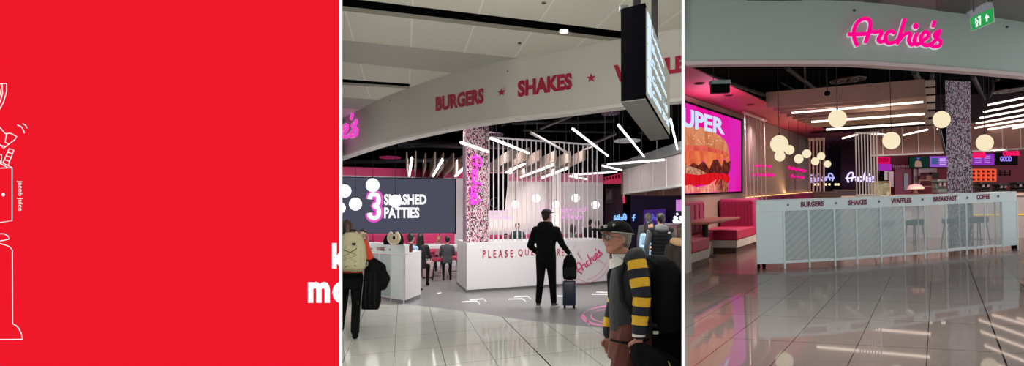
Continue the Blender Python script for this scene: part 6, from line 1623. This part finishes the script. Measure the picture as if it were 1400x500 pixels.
bw = Thing(M, 'black_backpack', 'large black backpack on the back of the striped sleeve man', 'backpack', wl @ Vector((-.0, -.27, .93)), math.radians(99))
bw.part('shell', MB().loft([(0, 0, -.03, .15, .09), (0, -.01, .03, .17, .125), (0, -.02, .2, .175, .14), (0, -.01, .36, .165, .125), (0, .02, .46, .13, .09), (0, .05, .50, .07, .05)], 24, power=2.8), BLK, rel=True, smooth=True)
bw.part('front_pocket', MB().loft([(0, -.13, .0, .12, .05), (0, -.15, .08, .14, .055), (0, -.14, .24, .13, .05), (0, -.12, .3, .09, .03)], 20, power=2.8), BLK2, rel=True, smooth=True)
for s_ in (-1, 1): bw.part('shoulder_strap', MB().tube([(s_ * .1, .08, .44), (s_ * .125, .2, .51), (s_ * .13, .31, .47), (s_ * .14, .36, .36), (s_ * .17, .345, .2), (s_ * .2, .25, .05), (s_ * .15, .1, .02)], .017, 8), BLK2, rel=True, smooth=True)
bw.part('buckle', MB().rbox(-.21, -.185, .1, .14, -.03, -.01, .005, 2), mat('buckle_pale', (190, 185, 150), .4), rel=True)
# carried coat and dark trolley bag
bag = Fig.__new__(Fig); bag.mb = MB(); bag.pr = []; bag.voxel = .01
cc = Thing(M, 'carried_coat', 'bundled black coat in the hand of the striped sleeve man', 'coat', M.P(880, 480, YW - .22), 0)
bag.cap((-.04, 0, .02), (.06, 0, -.03), .05, .062, BLK); bag.cap((.06, 0, -.03), (.19, .02, -.11), .062, .07, BLK); bag.cap((-.04, .01, -.02), (.03, .02, -.16), .055, .075, BLK); bag.cap((.03, .02, -.12), (.2, .02, -.2), .08, .07, BLK)
cc.part('cloth', remesh(bag.mb, .01, bag.pr, 3), rel=True)
cc.part('zip', MB().tube([(.16, -.045, -.06), (.172, -.052, -.09), (.165, -.05, -.13)], .004, 6), mat('zip_gold', (180, 160, 90), .3, metal=.6), rel=True, smooth=True)
cg = M.P(915, 700, YW + .05)
cgz = 0.0
cs = Thing(M, 'trolley_bag', 'tall soft black bag held behind the striped sleeve man', 'bag', (cg.x, YW + .12, 0))
cs.part('shell', MB().loft([(0, 0, .05, .2, .12), (0, 0, .12, .23, .14), (0, 0, .5, .24, .15), (0, 0, .72, .22, .14), (-.01, 0, .84, .17, .11), (-.01, 0, .88, .09, .06)], 24, power=2.8), BLK, rel=True, smooth=True)
cs.part('pocket', MB().loft([(0, -.14, .2, .16, .03), (0, -.15, .3, .17, .035), (0, -.14, .55, .16, .03)], 18, power=2.8), BLK2, rel=True, smooth=True)
for s_ in (-1, 1): cs.part('wheel', MB().cyl((s_ * .15 - .015, 0, .05), (s_ * .15 + .015, 0, .05), .05, n=16), BLK2, rel=True, smooth=True)

# --- group at the right
LBL = mat('top_lightblue', (150, 185, 210), .7, noise=.05); GRH = mat('hoodie_grey', (92, 94, 94), .8, noise=.1); 
p = M.P(887, 300, 21.5)
f = Fig(M, (p.x, p.y, 0), math.radians(200), 1.58, 'young person with long dark hair in a light blue top beside the black gilet', .013)
f.legs(BLK2, WHS); std_torso(f, LBL, .92); f.arm(-1, LBL, r=.9); f.arm(1, LBL, (.17, 0, 1.4), (.22, .02, 1.15), (.12, .2, 1.12), r=.9, curl=.4)
f.head((0, .02, 1.63), yaw=.5, pitch=-.05); f.eyes(); f.hair(HAIRD, 'long'); f.t.part('bag_strap', MB().tube([(-.16, .1, 1.4), (-.12, .13, 1.3), (-.1, .125, 1.1)], .016, 6), BLK, rel=True, smooth=True); f.finish()
p = M.P(903.5, 300, 20.4)
f = Fig(M, (p.x, p.y, 0), math.radians(8), 1.72, 'person in a padded black gilet over a grey hoodie seen from behind', .012)
f.legs(BLK, BLK); std_torso(f, BLK2, 1.22, 0, .84)
for e in (-1, 1): f.arm(e, GRH, (e * .23, 0, 1.38), (e * .3, -.01, 1.12), (e * .27, .08, .9), r=1.2)
f.head((0, .02, 1.64), yaw=.1); f.hair(HAIRD)
f.t.part('hood', MB().loft([(0, -.05, 1.36, .10, .06), (0, -.07, 1.43, .14, .09), (0, -.05, 1.50, .13, .09), (0, -.02, 1.535, .1, .08)], 20), GRH, rel=True, smooth=True)
mb = MB()
for z in [.9 + .07 * i for i in range(7)]: mb.tube([(.2 * math.cos(a), -.0 + .145 * math.sin(a), z) for a in [PI + i * PI / 12 for i in range(13)]], .02, 8)
f.t.part('quilting', mb, BLK2, rel=True, smooth=True)
f.t.part('badge', MB().rbox(.1, .15, -.168, -.158, 1.36, 1.385, .003, 2), WHS, rel=True, label='small white badge'); f.finish()
p = M.P(886.5, 300, 25)
f = Fig(M, (p.x, p.y, 0), math.radians(-5), 1.74, 'short haired person in a grey top standing furthest back by the violet panel', .016)
f.legs(BLK2, BLK); std_torso(f, GRH, 1.1); f.arm(-1, GRH); f.arm(1, GRH); f.head((0, .02, 1.64)); f.hair(HAIRG); f.finish()
p = M.P(935, 300, 12.2)
FUR = mat('fur_tan', (186, 150, 112), .95, noise=.4, scale=60, bump=1.0); COATB = mat('coat_brownblack', (36, 26, 24), .85, noise=.3, scale=25, bump=.5)
f = Fig(M, (p.x, p.y, 0), math.radians(20), 1.6, 'person in a dark coat with a tan fur hood cut by the bay edge', .013)
f.legs(BLK, BLK); std_torso(f, COATB, 1.15, 0, .7); f.arm(-1, COATB, (-.2, 0, 1.4), (-.26, .0, 1.12), (-.2, .12, .95), r=1.25); f.arm(1, COATB, r=1.2)
f.head((0, .02, 1.60)); f.hair(HAIRB, 'long')
fm = Fig.__new__(Fig); fm.mb = MB(); fm.pr = []; 
for i in range(9):
    a0, a1 = PI * .8 + i * PI * 1.4 / 9, PI * .8 + (i + 1) * PI * 1.4 / 9
    fm.cap((.15 * math.cos(a0), .12 * math.sin(a0) - .02, 1.47 - .02 * math.cos(a0)), (.15 * math.cos(a1), .12 * math.sin(a1) - .02, 1.47 - .02 * math.cos(a1)), .055, .055, FUR)
f.t.part('fur_hood', remesh(fm.mb, .012, fm.pr, 1), rel=True); f.finish()
# seated and distant guests
def guest(u, v, Y, H, rz, top, hair, label, style='short', seat=None, arms=True, yaw=0, hm=HAIRD, lean=0):
    """top of the head seen at u,v"""
    P_ = M.P(u, v, Y); k = H / 1.75
    drop = (1.76 * k) - P_.z      # how much lower than standing
    z0 = max(0.0, drop)
    f = Fig(M, (P_.x, P_.y, 0), rz, H, label, .018)
    dz = -z0 / k
    hz = .92 + dz
    if z0 > .12:
        f.legs(BLK2, BLK, hz, ((-.12, .32, .09), (.12, .32, .09)), ((-.12, .4, min(.52, hz)), (.12, .4, min(.52, hz))))
    else:
        dz = 0; hz = .92; f.legs(BLK2, BLK)
    std_torso(f, top, 1.05, dz, lean=lean)
    if arms:
        f.arm(-1, top, (-.185, 0, 1.4 + dz), (-.25, .08, 1.14 + dz), (-.12, .3, 1.12 + dz)); f.arm(1, top, (.185, 0, 1.4 + dz), (.25, .08, 1.14 + dz), (.12, .3, 1.12 + dz))
    else:
        f.arm(-1, top, (-.185, 0, 1.4 + dz), (-.24, .08, 1.3 + dz), (-.08, .17, 1.52 + dz)); f.arm(1, top, (.185, 0, 1.4 + dz), (.24, .08, 1.3 + dz), (.08, .17, 1.52 + dz))
    f.head((0, .02 + lean * .6, 1.64 + dz), yaw=yaw)
    if abs(rz) > 1.6 or yaw: f.eyes()
    f.hair(hm, style); f.finish(); return f
GRT = mat('top_grey', (74, 76, 82), .8); TEAL = mat('top_teal', (34, 62, 64), .8); PLB = mat('jacket_paleblue', (160, 192, 224), .7, noise=.05); NV2 = mat('top_navy', (28, 32, 48), .8); GRC = mat('coat_palegrey', (168, 166, 166), .8); DKC = mat('coat_darkgrey', (44, 42, 46), .8)
guest(611.5, 323, 26.7, 1.34, .1, GRT, None, 'child in a grey top seated on the red stool at the bar table')
guest(600.5, 322, 31.5, 1.3, PI, mat('top_pinkish', (196, 120, 130), .8), None, 'fair haired child facing the camera with raised hands at the bar table', hm=mat('hair_fair', (170, 130, 90), .6), arms=False)
guest(574.5, 319, 24.6, 1.6, -.15, DKC, None, 'dark haired person in dark grey seated behind the small white counter', 'long')
guest(556.5, 319.5, 22.8, 1.6, -.5, PLB, None, 'person in a pale blue jacket bending behind the small white counter', lean=.25)
guest(497, 313, 25.5, 1.66, PI - .4, NV2, None, 'dark haired person in navy seated behind the small white counter', yaw=.2)
guest(486, 313, 26.5, 1.6, PI + .2, mat('top_salmon', (196, 120, 100), .8), None, 'person peeping over the cream backpack shoulder by the bay edge', yaw=.1)
guest(707.5, 304.5, 35, 1.7, PI, TEAL, None, 'person in a teal jacket seated behind the rods beside the man in black', yaw=.1)
guest(692, 319, 34.5, 1.4, PI - .3, BLK2, None, 'child in black seated low behind the rods near the column', 'long', yaw=.1)
guest(783, 306, 34, 1.66, .2, GRC, None, 'person in a pale grey coat seen from behind through the rods', 'long', hm=HAIRB)
guest(806, 299, 34.5, 1.74, .3, DKC, None, 'short haired person in a dark coat behind the rods, left of the end pair')
guest(816.5, 301, 33.5, 1.7, -.3, BLK2, None, 'person in black behind the last rods of the screen', hm=HAIRG)
guest(824.5, 309, 31.5, 1.62, 1.3, BLK, None, 'person in black just past the end of the rod screen')
# ================================================================== trimming at the dividers
def clip(room):
    done = {}
    for o in room.objs:
        me = o.data
        Mw = Matrix.Identity(4); q = o
        while q: Mw = q.matrix_basis @ Mw; q = q.parent
        for side, uu in ((1, room.lo), (-1, room.hi)):
            if abs(uu) > 1e6 or uu > 1450: continue
            n = Vector((1, -(uu - CX) / F, 0)).normalized() * side      # inside where n.p >= 0
            ds_ = [n.dot((Mw @ v.co) - CAM) for v in me.vertices]
            if not ds_ or min(ds_) > -1e-5: continue
            if me.users > 1: me = me.copy(); o.data = me
            bm = bmesh.new(); bm.from_mesh(me)
            Mi = Mw.inverted(); co = Mi @ CAM; nn = (Mw.to_3x3().transposed() @ n)
            r = bmesh.ops.bisect_plane(bm, geom=bm.verts[:] + bm.edges[:] + bm.faces[:], plane_co=co, plane_no=nn, clear_inner=True, clear_outer=False, dist=1e-6)
            es = [e for e in r['geom_cut'] if isinstance(e, bmesh.types.BMEdge)]
            if es:
                try: bmesh.ops.holes_fill(bm, edges=es, sides=0)
                except Exception: pass
            bm.to_mesh(me); bm.free(); me.update()
for rm in (RM, RR, RB): clip(rm)
for o in list(bpy.data.objects):
    if o.type == 'MESH' and len(o.data.polygons) == 0: 
        bpy.data.objects.remove(o)
for o in list(bpy.data.objects):
    if o.type == 'EMPTY' and not o.children: bpy.data.objects.remove(o)

NEST = {'cap_brim': 'cap', 'cap_piping': 'cap', 'cap_badge': 'cap', 'lens': 'glasses', 'collar_point': 'collar', 'front_pocket': 'shell', 'pocket': 'shell', 'badge': 'shell', 'cord': 'shell', 'rib': 'shell',
        'buckle': 'shell', 'zip': 'cloth', 'fold': 'cloth', 'piping': ('backrest', 'cushion'), 'lettering': ('face', 'display', 'band'), 'icon_column': 'display', 'text_line': 'display', 'symbol': 'panel', 'running_figure': 'panel',
        'seam': 'face', 'dot': 'face', 'line_drawing': ('face', 'body'), 'quilting': 'body', 'drawing': 'panel', 'picture': 'display'}
for root in [o for o in bpy.data.objects if o.parent is None and o.children]:
    kids = list(root.children)
    for c in kids:
        base = c.name.split('.')[0]
        want = NEST.get(base) or (('display',) if base.startswith('picture_') else None)
        if not want: continue
        want = (want,) if isinstance(want, str) else want
        for k in kids:
            if k is not c and k.name.split('.')[0] in want: c.parent = k; break
# ================================================================== lights
def area(room, name, loc, size, power, col=(1, 1, 1), rot=(0, 0, 0), sy=None, spread=None):
    l = bpy.data.lights.new(name, 'AREA'); l.energy = power; l.color = col; l.size = size
    if sy: l.shape = 'RECTANGLE'; l.size_y = sy
    if spread: l.spread = spread
    o = bpy.data.objects.new(name, l); COL.objects.link(o)
    from mathutils import Euler
    o.matrix_basis = room.M @ Matrix.Translation(Vector(loc)) @ Euler(rot).to_matrix().to_4x4()
    return o
def at(room, u, Y, z): p = room.P(u, 250, Y); return (p.x, p.y, z)
# unseen fill lamps, added over the walkway to brighten each shop
def lamp(room, name, loc, power, col=(1, 1, 1), r=.35, tilt=0, cone=150, side=0):
    l = bpy.data.lights.new(name, 'SPOT'); l.energy = power; l.color = col; l.shadow_soft_size = r; l.spot_size = math.radians(cone); l.spot_blend = .6
    o = bpy.data.objects.new(name, l); COL.objects.link(o)
    from mathutils import Euler
    o.matrix_basis = room.M @ Matrix.Translation(Vector(loc)) @ Euler((math.radians(tilt), math.radians(side), 0)).to_matrix().to_4x4()
    return o
area(M, 'mall_fill_mid', at(M, 640, 9.0, 4.2), 2.2, 300, (1, .98, .94), (math.radians(25), 0, 0), 2)  # unseen fill area lamp added for the middle bay
for u, Y, e in ((610, 24.5, 500), (700, 21, 330), (800, 20, 380), (660, 28, 350), (740, 27, 330)): lamp(M, 'shop_fill', at(M, u, Y, 4.2), e, (1, .97, .97), .5)  # fill spots added; the tubes and globes are the real lamps
for u, Y, e in ((500, 31.5, 300), (560, 33, 300), (620, 34, 250), (690, 34.5, 300), (750, 34.5, 300), (805, 34.5, 250)): lamp(M, 'wall_fill', at(M, u, Y, 3.6), e, (1, .93, .96), .12, 30)  # added fill aimed at the back wall
area(M, 'bench_glow', at(M, 745, 38.4, 1.05), 4, 60, (1, .82, .70), (math.radians(180), 0, 0), .3)
lamp(M, 'drum_fill', at(M, 885, 20.5, 3.6), 260, (1, .97, .97), .12, 35)  # added fill for the drum face
area(R, 'mall_fill_right', at(R, 1130, 9.0, 4.2), 2.4, 330, (.94, 1, .98), (math.radians(25), 0, 0), 2)  # unseen fill area lamp added for the right bay
for u, Y, e in ((1110, 22, 260), (1180, 22, 260), (1250, 23, 260), (1350, 22.5, 260)): lamp(R, 'shop_fill', at(R, u, Y, 2.95), e, (1, .84, .74), .08)  # added fill spots, extra to the canopy tubes
for u, Y in ((1130, 24), (1200, 25), (1350, 25)): lamp(R, 'up_fill', at(R, u, Y, 2.6), 50, (1, .8, .66), .3, 180)  # added fill thrown upward
for u, Y in ((1230, 34), (1290, 33.5), (1370, 33)): lamp(R, 'kitchen_fill', at(R, u, Y, 2.3), 120, (1, .82, .82), .1, 30)  # added fill for the kitchen wall
for p_, e in ((w0 + adir * 1.5 - n2 * .5, 60), (w0 + adir * 5 - n2 * .5, 80), (w0 + adir * 8 - n2 * .5, 80)): lamp(R, 'booth_fill', (p_.x, p_.y, 3.2), e, (1, .85, .9), .08)  # fill spots added over the booths, apart from the dark soffit downlights
area(R, 'soffit_wash', at(R, 985, 20, 2.6), .6, 20, (1, .35, .65), (math.radians(180), 0, 0), 3)
s_ = WL(1017) + adir * (LW / 2) - n2 * .12
area(R, 'wall_wash', (s_.x, s_.y, 1.12), .2, 110, (1, .68, .42), (math.radians(180), 0, 0), LW)
w = bpy.data.worlds.new('World'); scn.world = w; w.use_nodes = True
w.node_tree.nodes['Background'].inputs[0].default_value = (.97, .985, 1, 1)
w.node_tree.nodes['Background'].inputs[1].default_value = .62
# ================================================================== camera
cd_ = bpy.data.cameras.new('camera'); cam = bpy.data.objects.new('camera', cd_); COL.objects.link(cam)
cd_.sensor_width = 36; cd_.lens = 36.0; cd_.clip_start = .05; cd_.clip_end = 300
cam.location = CAM; cam.rotation_euler = (PI / 2, 0, 0)
cd_.shift_y = (VW - 250.0) / 1400.0
scn.camera = cam
scn.view_settings.view_transform = 'Standard'; scn.view_settings.look = 'None'; scn.view_settings.exposure = 0; scn.view_settings.gamma = 1
scn.view_settings.use_curve_mapping = False
scn.cycles.use_denoising = True; scn.cycles.max_bounces = 6; scn.cycles.transparent_max_bounces = 12
scn.cycles.sample_clamp_indirect = 4
